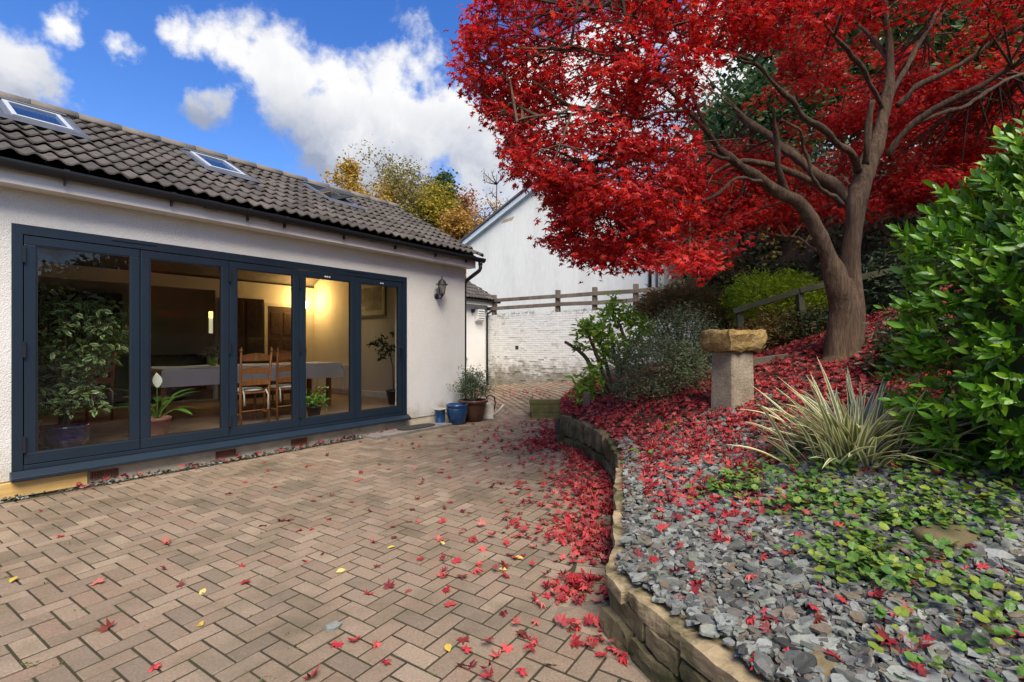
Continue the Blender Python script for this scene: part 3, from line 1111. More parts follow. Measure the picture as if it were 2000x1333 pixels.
# air bricks and the softwood board under the sill
ab = MB()
cw, ch = 0.0215, 0.0235
for i in range(10):
    for j in range(3):
        x0 = i * cw
        ab.box(x0, x0 + 0.008, -0.012, 0.004, 0, 3 * ch) if j == 0 else None
for j in range(4):
    ab.box(0, 10 * cw, -0.0135, 0.003, j * ch, j * ch + 0.008)
ab.box(10 * cw, 10 * cw + 0.008, -0.012, 0.004, 0, 3 * ch)
me_ab = ab.mesh("air_brick", M_terracotta)
for x in (0.555, 1.70, 2.62):
    abk = part("air_brick", me_ab, house, (x, 0.012, 0.048))
    MB().box(x, x + 10 * cw, 0.006, 0.0115, 0.05, 0.118).build("air_brick_hollow", M_deck, house)
MB().box(-1.9, 0.525, -0.028, 0.011, 0.015, 0.150).build("softwood_board", M_newwood, house, bevel=0.003)

# ================================================================== INDOORS (seen through the glass)
M_oak = mat_noise("oak", [((0.20, 0.075, 0.022), 0.3), ((0.34, 0.14, 0.045), 0.6), ((0.40, 0.18, 0.06), 0.8)], 6.0, 0.45, 0.05, 60, stretch=(6, 6, 0.7))
M_cloth = mat_noise("white_cloth", [((0.86, 0.87, 0.88), 0.3), ((0.90, 0.91, 0.92), 0.7)], 5.0, 0.9, 0.25, 14)
M_cushion = mat_noise("cushion_cloth", [((0.60, 0.58, 0.52), 0.3), ((0.72, 0.70, 0.64), 0.7)], 14.0, 0.95, 0.3, 60)
M_navy = mat_plain("navy_glaze", (0.012, 0.016, 0.075), 0.12, spec=0.6, coat=0.5)
M_pink = mat_noise("pink_terracotta", [((0.34, 0.16, 0.12), 0.3), ((0.46, 0.24, 0.18), 0.7)], 6.0, 0.85, 0.1, 60)
M_darkcab = mat_plain("dark_cabinet", (0.022, 0.022, 0.024), 0.4)
M_stone = mat_plain("dark_worktop", (0.018, 0.018, 0.02), 0.25)
M_chrome = mat_plain("chrome", (0.6, 0.6, 0.62), 0.15, 1.0)
M_brass = mat_plain("brass", (0.45, 0.28, 0.10), 0.3, 1.0)
M_pothole = mat_noise("potting_soil", [((0.02, 0.013, 0.008), 0.3), ((0.05, 0.035, 0.022), 0.7)], 30, 0.95, 0.4, 80)


def hroot(name, t, y, z=0.0, rz=0.0):
    p = H(t, y, z)
    return empty(name, p, HROT + rz)


# dining table and its cloth
tb = hroot("dining_table", 3.17, 2.48, FL)
tag(tb, "long wooden dining table inside, seen through the glass doors", "table")
MB().box(-1.53, 1.53, -0.45, 0.45, 0.735, 0.77).build("table_top", M_oak, tb, bevel=0.006)
MB().box(-1.36, 1.36, -0.36, 0.36, 0.64, 0.734).build("apron", M_oak, tb)
for sx in (-1, 1):
    for sy in (-1, 1):
        MB().prism([(sx * 1.34 - 0.035, sy * 0.34 - 0.035), (sx * 1.34 + 0.035, sy * 0.34 - 0.035), (sx * 1.34 + 0.035, sy * 0.34 + 0.035), (sx * 1.34 - 0.035, sy * 0.34 + 0.035)], 'z', 0.0, 0.639).build("leg", M_oak, tb, bevel=0.004)


def cloth_mesh(x0, x1, y0, y1, ztop, drop):
    """a draped cloth: flat top, skirt with soft folds"""
    nu, nv = 60, 30
    V, T = [], []
    ex = drop
    for j in range(nv + 1):
        for i in range(nu + 1):
            a = (x0 - ex) + (x1 - x0 + 2 * ex) * i / nu
            b = (y0 - ex) + (y1 - y0 + 2 * ex) * j / nv
            ox, oy = max(x0 - a, 0, a - x1), max(y0 - b, 0, b - y1)
            x, y = min(max(a, x0), x1), min(max(b, y0), y1)
            d = max(ox, oy)
            fold = 0.012 * math.sin(a * 23 + b * 5) * (d / drop)
            z = ztop - d
            if ox > 0:
                x += (0.010 + 0.05 * min(ox, oy) / drop + fold) * (1 if a > x1 else -1)
            if oy > 0:
                y += (0.010 + 0.05 * min(ox, oy) / drop + fold) * (1 if b > y1 else -1)
            V.append((x, y, z + 0.004 * math.sin(a * 9) * (1 if d == 0 else 0)))
    for j in range(nv):
        for i in range(nu):
            p = j * (nu + 1) + i
            T += [(p, p + 1, p + nu + 2), (p, p + nu + 2, p + nu + 1)]
    return np_mesh("tablecloth", np.array(V), np.array(T), M_cloth, None, True)


tcl = link("tablecloth", cloth_mesh(-1.38, 1.535, -0.455, 0.455, 0.779, 0.27))
tcl.location = H(3.17, 2.48, FL); tcl.rotation_euler = (0, 0, HROT)
tag(tcl, "white cloth draped over the dining table", "tablecloth")


def chair(t, y, rz, label):
    c = hroot("dining_chair", t, y, FL, rz)          # sits facing local +y
    tag(c, label, "chair", "ladder-back dining chairs")
    for sx in (-1, 1):
        MB().tube([(sx * 0.20, -0.20, 0), (sx * 0.20, -0.20, 0.45), (sx * 0.205, -0.215, 0.75), (sx * 0.215, -0.25, 1.02)], [0.017, 0.019, 0.018, 0.016], 8).build("back_post", M_oak, c, True)
        MB().lathe([(0.008, 0), (0.020, 0.012), (0.022, 0.03), (0.012, 0.05), (0.006, 0.075)], 10, (sx * 0.215, -0.25, 1.018)).build("finial", M_oak, c, True)
        MB().tube([(sx * 0.21, 0.20, 0), (sx * 0.21, 0.20, 0.44)], [0.016, 0.02], 8).build("leg", M_oak, c, True)
        MB().tube([(sx * 0.205, -0.20, 0.16), (sx * 0.21, 0.20, 0.16)], 0.010, 6).build("stretcher", M_oak, c, True)
    MB().tube([(-0.2, 0.20, 0.24), (0.2, 0.20, 0.24)], 0.010, 6).build("stretcher", M_oak, c, True)
    MB().tube([(-0.2, -0.20, 0.20), (0.2, -0.20, 0.20)], 0.010, 6).build("stretcher", M_oak, c, True)
    for z, hh in ((0.56, 0.055), (0.72, 0.062), (0.90, 0.075)):
        n = 8
        lo = [(-0.205 + 0.41 * i / n, z) for i in range(n + 1)]
        hi = [(-0.205 + 0.41 * i / n, z + hh + 0.035 * math.sin(math.pi * i / n)) for i in range(n, -1, -1)]
        yb = -0.207 - (z - 0.45) * 0.062
        MB().prism(lo + hi, 'y', yb - 0.008, yb + 0.008).build("back_slat", M_oak, c)
    MB().box(-0.22, 0.22, -0.185, 0.225, 0.435, 0.462).build("seat", M_oak, c, bevel=0.01)
    cu = MB()
    n, rings = 20, [(0.0, 0.0), (0.17, 0.0), (0.205, 0.012), (0.21, 0.026), (0.18, 0.042), (0.08, 0.05), (0.0, 0.05)]
    cu.lathe([(max(r, 0.001), z) for r, z in rings], n, (0, 0.01, 0.463))
    cu.tube([(-0.16, -0.19, 0.485), (-0.17, -0.235, 0.44), (-0.165, -0.238, 0.28)], [0.012, 0.010, 0.014], 6)
    cu.tube([(0.16, -0.19, 0.485), (0.172, -0.235, 0.42), (0.168, -0.238, 0.20)], [0.012, 0.010, 0.014], 6)
    cu.build("cushion", M_cushion, c, True)
    return c


chair(2.52, 1.02, 0.05, "ladder-back chair drawn out in front of the table, its whole back in view")
chair(3.13, 1.16, -0.04, "ladder-back chair in front of the table, half hidden by a door stile")
chair(4.25, 3.15, math.pi, "ladder-back chair on the far side of the table near the wall lamp")
chair(1.15, 3.0, 0.6, "ladder-back chair in the dark corner behind the tall ficus")

# kitchen
kt = hroot("kitchen_units", 1.6, 6.6, FL)
tag(kt, "dark kitchen units with black worktop at the back of the room", "kitchen units")
for k in range(6):
    MB().box(-2.4 + 0.8 * k, -1.606 + 0.8 * k, -0.28, 0.38, 0.1, 0.86).build("cabinet", M_darkcab, kt, bevel=0.004)
MB().box(-2.42, 2.42, -0.31, 0.385, 0.862, 0.90).build("worktop", M_stone, kt, bevel=0.004)
for k in range(4):
    MB().box(-2.3 + 0.8 * k, -1.506 + 0.8 * k, 0.05, 0.38, 1.30, 2.2).build("wall_cabinet", M_darkcab, kt, bevel=0.004)
isl = hroot("kitchen_island", 2.3, 5.3, FL)
tag(isl, "dark kitchen island with a tall curved tap", "kitchen island")
MB().box(-1.1, 0.75, -0.3, 0.3, 0.0, 0.88).build("cabinet", M_darkcab, isl, bevel=0.004)
MB().box(-1.13, 0.78, -0.33, 0.33, 0.882, 0.92).build("worktop", M_stone, isl, bevel=0.004)
pts = [(0.12, 0, 0.92), (0.12, 0, 1.25)] + [(0.12 + 0.09 - 0.09 * math.cos(a), 0, 1.25 + 0.09 * math.sin(a)) for a in np.linspace(0.2, math.pi, 9)] + [(0.30, 0, 1.17)]
MB().tube(pts, 0.012, 8).build("tap", M_chrome, isl, True)
M_glow = mat_emit("lit_hatch", (1.0, 0.55, 0.12), 1.6)
M_dim = mat_emit("dim_window", (0.62, 0.60, 0.38), 0.25)
hs = hroot("kitchen_window", 4.46, 7.1, 0)
tag(hs, "small lit window with an amber blind at the back of the kitchen", "window")
MB().box(-0.158, 0.158, 0.0, 0.02, 2.05, 2.197).build("blind", M_glow, hs)
MB().box(-0.158, 0.158, 0.02, 0.04, 1.663, 2.085).build("pane", M_dim, hs)

# dark dresser and a panelled door on the back wall
M_dkwood = mat_noise("dark_wood", [((0.035, 0.018, 0.010), 0.3), ((0.07, 0.038, 0.02), 0.7)], 5.0, 0.4, 0.05, 60, stretch=(6, 6, 0.7))
dr_ = hroot("dark_dresser", 4.02, 4.715, FL)
tag(dr_, "tall dark wooden dresser against the back wall indoors", "dresser")
MB().box(-0.42, 0.42, -0.42, 0.0, 0.0, 0.85).build("base_cupboard", M_dkwood, dr_, bevel=0.006)
MB().box(-0.40, 0.40, -0.26, 0.0, 0.852, 2.1).build("upper_cupboard", M_dkwood, dr_, bevel=0.006)
for sx in (-0.2, 0.2):
    MB().box(sx - 0.17, sx + 0.17, -0.272, -0.261, 0.95, 2.02).build("cupboard_door", M_dkwood, dr_, bevel=0.008)
do_ = hroot("panelled_door", 4.93, 4.716, FL)
tag(do_, "dark panelled door in the back wall beside the lamp", "door")
MB().box(-0.33, 0.33, -0.04, 0.0, 0.0, 1.98).build("leaf", M_dkwood, do_, bevel=0.004)
for z in (0.15, 0.75, 1.35):
    for sx in (-0.15, 0.15):
        MB().box(sx - 0.11, sx + 0.11, -0.05, -0.041, z, z + 0.5).build("panel", M_dkwood, do_, bevel=0.006)
fl2 = MB()
fl2.box(-0.40, -0.332, -0.05, 0, 0, 2.05); fl2.box(0.332, 0.40, -0.05, 0, 0, 2.05); fl2.box(-0.332, 0.332, -0.05, 0, 1.982, 2.05)
fl2.build("door_frame", M_plaster, do_)

# wall lamp, framed picture, radiator, post
lp = hroot("wall_lamp", 5.40, 4.715, 2.22)
tag(lp, "lit wall lamp with a round milk-glass shade inside", "lamp")
MB().tube([(0, 0, -0.08), (0, -0.10, -0.10), (0, -0.14, -0.06), (0, -0.14, 0.0)], 0.010, 8).build("arm", M_brass, lp, True)
MB().lathe([(0.05, 0), (0.05, 0.012)], 16, (0, -0.02, 0)).build("wall_plate", M_brass, lp, loc=(0, 0, -0.10))
MB().tube([(0, -0.14, -0.05), (0, -0.14, -0.22)], [0.012, 0.006], 8).build("drop", M_brass, lp, True)
MB().lathe([(0.03, 0.0), (0.075, 0.03), (0.095, 0.085), (0.085, 0.14), (0.05, 0.175), (0.02, 0.185)], 20, (0, -0.14, 0)).build("shade", mat_emit("milk_glass_lit", (1.0, 0.72, 0.34), 6.0), lp, True)
ll = bpy.data.lights.new("wall_lamp_bulb", 'POINT')
ll.energy = 13; ll.color = (1.0, 0.62, 0.22); ll.shadow_soft_size = 0.12
lo = bpy.data.objects.new("bulb", ll); COL.objects.link(lo); lo.parent = lp; lo.location = (-0.05, -0.34, 0.22)

pc = hroot("framed_picture", 5.734, 2.48, 1.96)
tag(pc, "framed mountain picture with dark frame and cream mount indoors", "picture")
fm = MB()
fm.box(-0.03, 0, -0.50, 0.50, 0, 0.05); fm.box(-0.03, 0, -0.50, 0.50, 0.73, 0.78); fm.box(-0.03, 0, -0.50, -0.45, 0.05, 0.73); fm.box(-0.03, 0, 0.45, 0.50, 0.05, 0.73)
fm.build("frame", M_darkcab, pc)
MB().box(-0.012, -0.001, -0.45, 0.45, 0.05, 0.73).build("mount", mat_plain("cream_mount", (0.55, 0.50, 0.40), 0.8), pc)
MB().box(-0.016, -0.0125, -0.34, 0.34, 0.15, 0.64).build("print", mat_noise("mountain_print", [((0.03, 0.03, 0.03), 0.35), ((0.12, 0.11, 0.09), 0.5), ((0.40, 0.40, 0.42), 0.62)], 3.2, 0.6), pc)
rd = hroot("radiator", 5.733, 3.9, FL + 0.12)
tag(rd, "white panel radiator on the end wall indoors", "radiator")
for k in range(14):
    MB().box(-0.08, -0.03, -0.70 + 0.1 * k, -0.615 + 0.1 * k, 0, 0.55).build("fin", M_white, rd, bevel=0.01)
MB().box(-0.028, 0, -0.7, 0.7, 0.02, 0.53).build("back_panel", M_white, rd)
po = hroot("interior_post", 4.98, 0.62, FL)
tag(po, "slim white post with a square base just inside the end door", "post")
MB().box(-0.055, 0.055, -0.055, 0.055, 0.10, 2.75).build("shaft", M_white, po, bevel=0.004)
MB().box(-0.075, 0.075, -0.075, 0.075, 0, 0.10).build("base", M_white, po, bevel=0.008)


# ---- leaf templates: (verts, tris, across) with the stalk at the origin and y along the leaf
def leaf_tmpl(w=0.35, rows=4, fold=0.12, droop=0.25, tip=1.0):
    V, A = [], []
    for i in range(rows + 1):
        s_ = i / rows
        hwid = w * math.sin(math.pi * min(0.98, (s_ * 0.94 + 0.06)) ** tip) * 0.5
        if i == rows:
            hwid = 0.0
        z = -droop * s_ * s_
        V += [(-hwid, s_, z + fold * hwid / (w * 0.5 + 1e-6) * w), (0, s_, z), (hwid, s_, z + fold * hwid / (w * 0.5 + 1e-6) * w)]
        A += [1.0, 0.0, 1.0]
    T = []
    for i in range(rows):
        a = 3 * i
        b = a + 3
        for k in (0, 1):
            T += [(a + k, a + k + 1, b + k + 1), (a + k, b + k + 1, b + k)]
    return np.array(V), np.array(T), np.array(A)


def diamond_tmpl(w=0.5):
    V = np.array([(0, 0, 0), (w / 2, 0.5, 0.06), (0, 1, -0.05), (-w / 2, 0.5, 0.06)])
    return V, np.array([(0, 1, 2), (0, 2, 3)]), np.array([0.3, 1, 0.3, 1])


def foliage(sc, tmpl, centers, spread, per, size, up=0.3, flat=1.0, jitter=0.35, outward=0.0, mid=None, rnd=None):
    """clumps of leaves: for every centre, per leaves within spread"""
    C = np.repeat(np.asarray(centers, float), per, axis=0)
    N = len(C)
    off = rng.normal(size=(N, 3)) * spread
    off[:, 2] *= flat
    P = C + off
    d = unit(N)
    d[:, 2] = d[:, 2] * 0.6 - 0.05
    if outward:
        o = P - (np.asarray(mid, float) if mid is not None else C)
        o /= np.linalg.norm(o, axis=1, keepdims=True) + 1e-6
        d = d * (1 - outward) + o * outward
    nrm = unit(N, up * 3)
    rot = dframes(d, nrm)
    rot = rot
    sz = size * rng.uniform(1 - jitter, 1 + jitter, N)
    sc.add(tmpl, P, rot, sz, rng.random(N) if rnd is None else rnd)


def pot_profile(kind):
    return {
        'bowl': [(0.10, 0), (0.155, 0.02), (0.20, 0.10), (0.21, 0.17), (0.195, 0.235), (0.205, 0.25), (0.205, 0.268), (0.185, 0.268), (0.18, 0.235), (0.001, 0.23)],
        'flower': [(0.09, 0), (0.10, 0.02), (0.135, 0.23), (0.145, 0.23), (0.145, 0.27), (0.13, 0.27), (0.125, 0.24), (0.001, 0.235)],
    }[kind]


M_ficus = mat_rnd("ficus_leaf", [(0.035, 0.10, 0.025), (0.06, 0.15, 0.035), (0.04, 0.12, 0.03), (0.08, 0.18, 0.05)], 0.4, 0.2, 0, 0, 0.1, 20, 0.5, edge=((0.42, 0.46, 0.24), 0.62))
M_bark_grey = mat_noise("grey_bark", [((0.10, 0.08, 0.06), 0.3), ((0.18, 0.15, 0.11), 0.7)], 20, 0.9, 0.3, 60)
M_lily = mat_rnd("lily_leaf", [(0.05, 0.16, 0.025), (0.09, 0.25, 0.04), (0.16, 0.32, 0.05), (0.30, 0.36, 0.05)], 0.4, 0.25, 0, 0, 0.1, 20)
M_dkleaf = mat_rnd("dark_leaf", [(0.012, 0.035, 0.014), (0.025, 0.06, 0.02), (0.018, 0.05, 0.022)], 0.5, 0.15, 0, 0, 0.15, 20)

fic = hroot("ficus_tree", 0.50, 0.74, FL)
tag(fic, "tall weeping fig with cream-edged leaves in a navy pot indoors", "potted tree")
MB().lathe(pot_profile('bowl'), 28).build("pot", M_navy, fic, True, loc=(0, 0, 0))
tr = MB()
for k in range(5):
    a = k * 1.3
    tr.tube([(0.03 * math.cos(a), 0.03 * math.sin(a), 0.2), (0.03 * math.cos(a + 1), 0.03 * math.sin(a + 1), 0.5), (0.10 * math.cos(a + 2), 0.10 * math.sin(a + 2), 1.0), (0.3 * math.cos(a + 2), 0.2 * math.sin(a + 2), 1.5)], [0.016, 0.014, 0.011, 0.005], 6)
tr.build("trunk", M_bark_grey, fic, True)
sc = Scatter()
cs = []
while len(cs) < 420:
    p = rng.uniform(-1, 1, 3)
    if np.linalg.norm(p) < 1 and (np.linalg.norm(p) > 0.5):
        cs.append((p[0] * 0.56, p[1] * 0.36, 1.20 + p[2] * 0.56))
cs += [(rng.uniform(-0.25, 0.32), rng.uniform(-0.3, 0.15), rng.uniform(0.42, 0.66)) for _ in range(60)]
cs += [(rng.uniform(-0.45, -0.3), rng.uniform(-0.3, 0.15), rng.uniform(0.25, 0.7)) for _ in range(16)]
foliage(sc, leaf_tmpl(0.45, 3, 0.10, 0.3), cs, 0.045, 5, 0.078, 0.5)
link("crown", sc.mesh("crown", M_ficus, True), fic)

lil = hroot("peace_lily", 1.30, 0.62, FL)
tag(lil, "peace lily with one white bloom in a pink clay pot indoors", "potted plant")
MB().lathe(pot_profile('flower'), 24).build("pot", M_pink, lil, True)
lt_ = leaf_tmpl(0.32, 6, 0.12, 0.45)
for k in range(15):
    a = k * 2.4
    el = random.uniform(0.25, 1.0)
    L_ = random.uniform(0.22, 0.34)
    base = np.array([0.05 * math.cos(a), 0.05 * math.sin(a), 0.25 + 0.16 * el])
    d = np.array([[math.cos(a) * math.cos(el), math.sin(a) * math.cos(el), math.sin(el) * 0.8]])
    s1 = Scatter()
    s1.add(lt_, base[None] + d * 0.13, dframes(d, np.array([[0, 0, 1.0]])), np.array([L_]), np.array([random.random()]))
    link("leaf", s1.mesh("leaf", M_lily, True), lil)
    MB().tube([(0, 0, 0.23), tuple(base * [1, 1, 0.9]), tuple((base + d[0] * 0.14))], 0.004, 5).build("stalk", M_lily, lil)
s1 = Scatter()
s1.add(leaf_tmpl(0.55, 6, 0.3, 0.05), np.array([[0.0, 0.0, 0.62]]), dframes(np.array([[0.0, 0.1, 1.0]]), np.array([[-0.1, -1.0, 0.2]])), np.array([0.18]), np.array([0.5]))
link("bloom", s1.mesh("bloom", mat_plain("white_petal", (0.7, 0.7, 0.6), 0.5), True), lil)
MB().tube([(0, 0, 0.24), (0, 0, 0.63)], 0.004, 5).build("flower_stalk", M_lily, lil)

fp = hroot("floor_plant", 3.37, 0.72, FL)
tag(fp, "low leafy plant in a dark pot beside the glass indoors", "potted plant")
MB().lathe([(r * 0.8, z * 0.7) for r, z in pot_profile('flower')], 20).build("pot", M_darkcab, fp, True)
sc = Scatter()
foliage(sc, leaf_tmpl(0.4, 3, 0.1, 0.4), [(rng.normal() * 0.09, rng.normal() * 0.08, 0.3 + rng.normal() * 0.06) for _ in range(70)], 0.03, 4, 0.065, 0.4)
link("foliage", sc.mesh("foliage", M_lily, True), fp)

ut = hroot("umbrella_plant", 5.25, 1.15, FL)
tag(ut, "leggy umbrella plant behind the white post indoors", "potted plant")
MB().lathe(pot_profile('flower'), 20).build("pot", M_darkcab, ut, True)
MB().tube([(0, 0, 0.22), (-0.02, 0, 0.7), (-0.08, 0.03, 1.0), (-0.18, 0.05, 1.2)], [0.013, 0.011, 0.009, 0.006], 6).build("stem", M_bark_grey, ut, True)
sc = Scatter()
foliage(sc, leaf_tmpl(0.34, 3, 0.1, 0.4), [(-0.18 + rng.normal() * 0.11, 0.05 + rng.normal() * 0.1, 1.12 + rng.normal() * 0.12) for _ in range(26)], 0.03, 6, 0.10, 0.4)
link("foliage", sc.mesh("foliage", M_dkleaf, True), ut)
tp = hroot("table_pot", 2.62, 2.45, FL + 0.785)
tag(tp, "small lime green pot standing on the dining table", "pot")
MB().lathe([(0.05, 0), (0.065, 0.12), (0.07, 0.13), (0.06, 0.13), (0.055, 0.1), (0.001, 0.1)], 16).build("pot", mat_plain("lime_glaze", (0.25, 0.40, 0.03), 0.3), tp, True)
sc = Scatter()
foliage(sc, leaf_tmpl(0.25, 3), [(0, 0, 0.2)] * 10, 0.06, 4, 0.10, 0.2)
link("foliage", sc.mesh("foliage", M_dkleaf, True), tp)

# ================================================================== OUTSIDE, AGAINST THE HOUSE
ln = hroot("wall_lantern", 5.25, 0.0, 2.20)
tag(ln, "black coach lantern on the cream wall beside the doors", "lantern")
MB().lathe([(0.052, 0), (0.048, 0.012), (0.02, 0.025)], 16).build("wall_plate", M_black, ln, True, loc=(0, -0.001, 0.03), rot=(R(90), 0, 0))
MB().tube([(0, -0.02, 0.03), (0, -0.06, -0.015), (0, -0.11, -0.015), (0, -0.14, 0.03), (0, -0.14, 0.055)], [0.016, 0.013, 0.011, 0.011, 0.02], 8).build("arm", M_black, ln, True)
MB().lathe([(0.012, 0), (0.02, 0.02), (0.035, 0.045), (0.04, 0.05)], 12, (0, -0.14, 0.01)).build("cup", M_black, ln, True)
lg = MB()
for k in range(6):
    a = k * math.pi / 3
    lg.tube([(0.042 * math.cos(a), -0.14 + 0.042 * math.sin(a), 0.06), (0.072 * math.cos(a), -0.14 + 0.072 * math.sin(a), 0.22)], 0.005, 5)
lg.build("cage", M_black, ln)
MB().lathe([(0.038, 0.06), (0.066, 0.22)], 6, (0, -0.14, 0)).build("glass", mat_glass("lantern_glass", (0.75, 0.75, 0.72), 2.0), ln)
MB().lathe([(0.105, 0.222), (0.105, 0.230), (0.075, 0.245), (0.06, 0.285), (0.03, 0.315), (0.008, 0.325), (0.012, 0.34), (0.004, 0.385)], 18, (0, -0.14, 0)).build("cap", M_black, ln, True)

# step with a mat
M_concrete = mat_noise("grey_concrete", [((0.13, 0.12, 0.11), 0.3), ((0.22, 0.20, 0.18), 0.6), ((0.28, 0.26, 0.23), 0.8)], 6.0, 0.9, 0.4, 60, coord='World')
stp = hroot("door_step", 4.42, -0.20, 0)
tag(stp, "low grey concrete step below the end door", "step")
MB().box(-0.72, 0.85, -0.17, 0.195, -0.02, 0.045).build("slab", M_concrete, stp, bevel=0.01)
dm = hroot("doormat", 4.62, -0.20, 0.046)
tag(dm, "dark rounded doormat lying on the concrete step", "doormat")
MB().prism([(0.36 * math.cos(a) , 0.15 * math.copysign(abs(math.sin(a)) ** 0.6, math.sin(a))) for a in np.linspace(0, 2 * math.pi, 29)[:-1]], 'z', 0.0, 0.014).build("mat", mat_noise("rubber_mat", [((0.02, 0.02, 0.02), 0.3), ((0.05, 0.045, 0.04), 0.7)], 40, 0.9, 0.5, 200), dm)

# pots by the corner
M_blueg = mat_noise("blue_glaze", [((0.005, 0.03, 0.085), 0.3), ((0.008, 0.05, 0.14), 0.55), ((0.018, 0.085, 0.20), 0.8)], 5.0, 0.2, 0.05, 30, spec=0.6, coat=0.4, stretch=(1, 1, 0.4))
M_brownp = mat_noise("brown_glaze", [((0.05, 0.022, 0.013), 0.3), ((0.10, 0.045, 0.025), 0.7)], 5.0, 0.35, 0.1, 30)
M_enamel = mat_noise("cream_enamel", [((0.40, 0.36, 0.29), 0.3), ((0.62, 0.58, 0.50), 0.6), ((0.70, 0.67, 0.60), 0.8)], 6.0, 0.4, 0.05, 40)
bc = hroot("blue_canister", 5.22, -0.12, 0)
tag(bc, "small blue enamel canister with a pale rim against the wall", "canister")
MB().lathe([(0.088, 0), (0.092, 0.01), (0.092, 0.02), (0.086, 0.025), (0.090, 0.25), (0.096, 0.255), (0.096, 0.268)], 24).build("body", M_blueg, bc, True)
MB().lathe([(0.097, 0.268), (0.099, 0.274), (0.097, 0.281), (0.088, 0.281), (0.086, 0.265), (0.001, 0.262)], 24).build("rim", M_enamel, bc, True)
bp = hroot("blue_pot", 5.46, -0.30, 0)
tag(bp, "glazed blue pot in front of the brown pot", "pot")
MB().lathe([(0.115, 0), (0.125, 0.015), (0.165, 0.12), (0.185, 0.22), (0.187, 0.28), (0.182, 0.30), (0.192, 0.305), (0.197, 0.33), (0.192, 0.35), (0.175, 0.35), (0.165, 0.30), (0.001, 0.29)], 30).build("body", M_blueg, bp, True)
MB().lathe([(0.163, 0.292), (0.001, 0.30)], 20).build("soil", M_pothole, bp)
rp_ = hroot("brown_pot", 5.88, -0.30, 0)
tag(rp_, "big brown glazed pot behind the blue pot", "pot")
MB().lathe([(0.15, 0), (0.17, 0.02), (0.215, 0.16), (0.235, 0.28), (0.24, 0.33), (0.265, 0.34), (0.275, 0.365), (0.265, 0.39), (0.24, 0.39), (0.225, 0.34), (0.001, 0.34)], 32).build("body", M_brownp, rp_, True)
MB().lathe([(0.226, 0.342), (0.001, 0.355)], 20).build("soil", M_pothole, rp_)
ps = hroot("potted_shrub", 5.88, -0.30, 0.35)
tag(ps, "rounded grey-green shrub growing in the brown pot", "shrub")
stm = MB(); tips = []
for k in range(34):
    a, e = rng.uniform(0, 6.28), rng.uniform(0.35, 1.4)
    L_ = rng.uniform(0.35, 0.55)
    tpp = np.array([math.cos(a) * math.cos(e) * L_ * 0.92, math.sin(a) * math.cos(e) * L_ * 0.92, 0.08 + math.sin(e) * L_ * 1.0])
    stm.tube([(0.02 * math.cos(a), 0.02 * math.sin(a), 0), tuple(tpp * [0.35, 0.35, 0.45]), tuple(tpp)], [0.006, 0.004, 0.002], 5)
    for q in (0.55, 0.7, 0.85, 1.0):
        tips.append(tpp * q)
stm.build("stem", M_bark_grey, ps)
sc = Scatter()
foliage(sc, leaf_tmpl(0.3, 2, 0.1, 0.2), tips, 0.055, 22, 0.046, 0.3)
M_psl = mat_rnd("grey_green_leaf", [(0.05, 0.085, 0.04), (0.09, 0.135, 0.06), (0.12, 0.16, 0.085), (0.07, 0.11, 0.05)], 0.55, 0.25, 0, 0, 0.15, 9)
link("foliage", sc.mesh("foliage", M_psl), ps)
wc = hroot("watering_can", 6.28, -0.30, 0)
tag(wc, "cream enamel watering can with a dark handle beside the pots", "watering can")
MB().lathe([(0.135, 0), (0.14, 0.01), (0.135, 0.03), (0.115, 0.24), (0.11, 0.25)], 24).build("body", M_enamel, wc, True)
MB().lathe([(0.111, 0.25), (0.06, 0.275), (0.058, 0.30)], 20).build("shoulder", M_enamel, wc, True)
MB().tube([(-0.01, 0.0, 0.30), (-0.02, 0, 0.40), (0.05, 0, 0.44), (0.13, 0, 0.40), (0.145, 0, 0.28), (0.125, 0, 0.15)], [0.012, 0.014, 0.015, 0.014, 0.012, 0.011], 8).build("handle", M_black, wc, True)
MB().tube([(0.10, -0.05, 0.05), (0.20, -0.10, 0.14), (0.30, -0.15, 0.27)], [0.030, 0.022, 0.016], 10).build("spout", M_enamel, wc, True)
wc.rotation_euler = (0, 0, HROT - 0.9)

# ================================================================== ANNEXE, PAINTED WALL, FENCE, WHITE HOUSE
M_wht = mat_noise("white_masonry_paint", [((0.60, 0.60, 0.58), 0.25), ((0.70, 0.70, 0.68), 0.5), ((0.74, 0.74, 0.73), 0.8)], 1.0, 0.85, 0.25, 60, coord='World', fine=(0.05, 40))
M_wht2 = mat_noise("white_render_streaked", [((0.60, 0.60, 0.56), 0.25), ((0.70, 0.70, 0.66), 0.5), ((0.75, 0.75, 0.71), 0.8)], 1.3, 0.9, 0.15, 40, coord='World', stretch=(1, 1, 0.25), fine=(0.05, 12))
AY, AT = 4.58, 12.05
an = empty("annexe", (HOUSE_O[0], HOUSE_O[1], 0), HROT)
tag(an, "small white annexe with a tiled roof and tall window behind the bungalow", "building")
WT0, WT1, WZ0, WZ1 = 9.75, 10.95, 1.02, 2.38
grid_wall([6.4, WT0, WT1, AT], [-0.1, WZ0, WZ1, 2.80], lambda i, j: not (i == 1 and j == 1), AY, AY + 0.28).build("front_wall", M_wht, an)
wf = MB()
for bx in ((WT0, WT1, WZ0, WZ0 + 0.07), (WT0, WT1, WZ1 - 0.07, WZ1), (WT0, WT0 + 0.07, WZ0 + 0.07, WZ1 - 0.07), (WT1 - 0.07, WT1, WZ0 + 0.07, WZ1 - 0.07), (WT0 + 0.57, WT0 + 0.63, WZ0 + 0.07, WZ1 - 0.07)):
    wf.box(bx[0], bx[1], AY + 0.03, AY + 0.10, bx[2], bx[3])
win = wf.build("window", M_white, an, bevel=0.005)
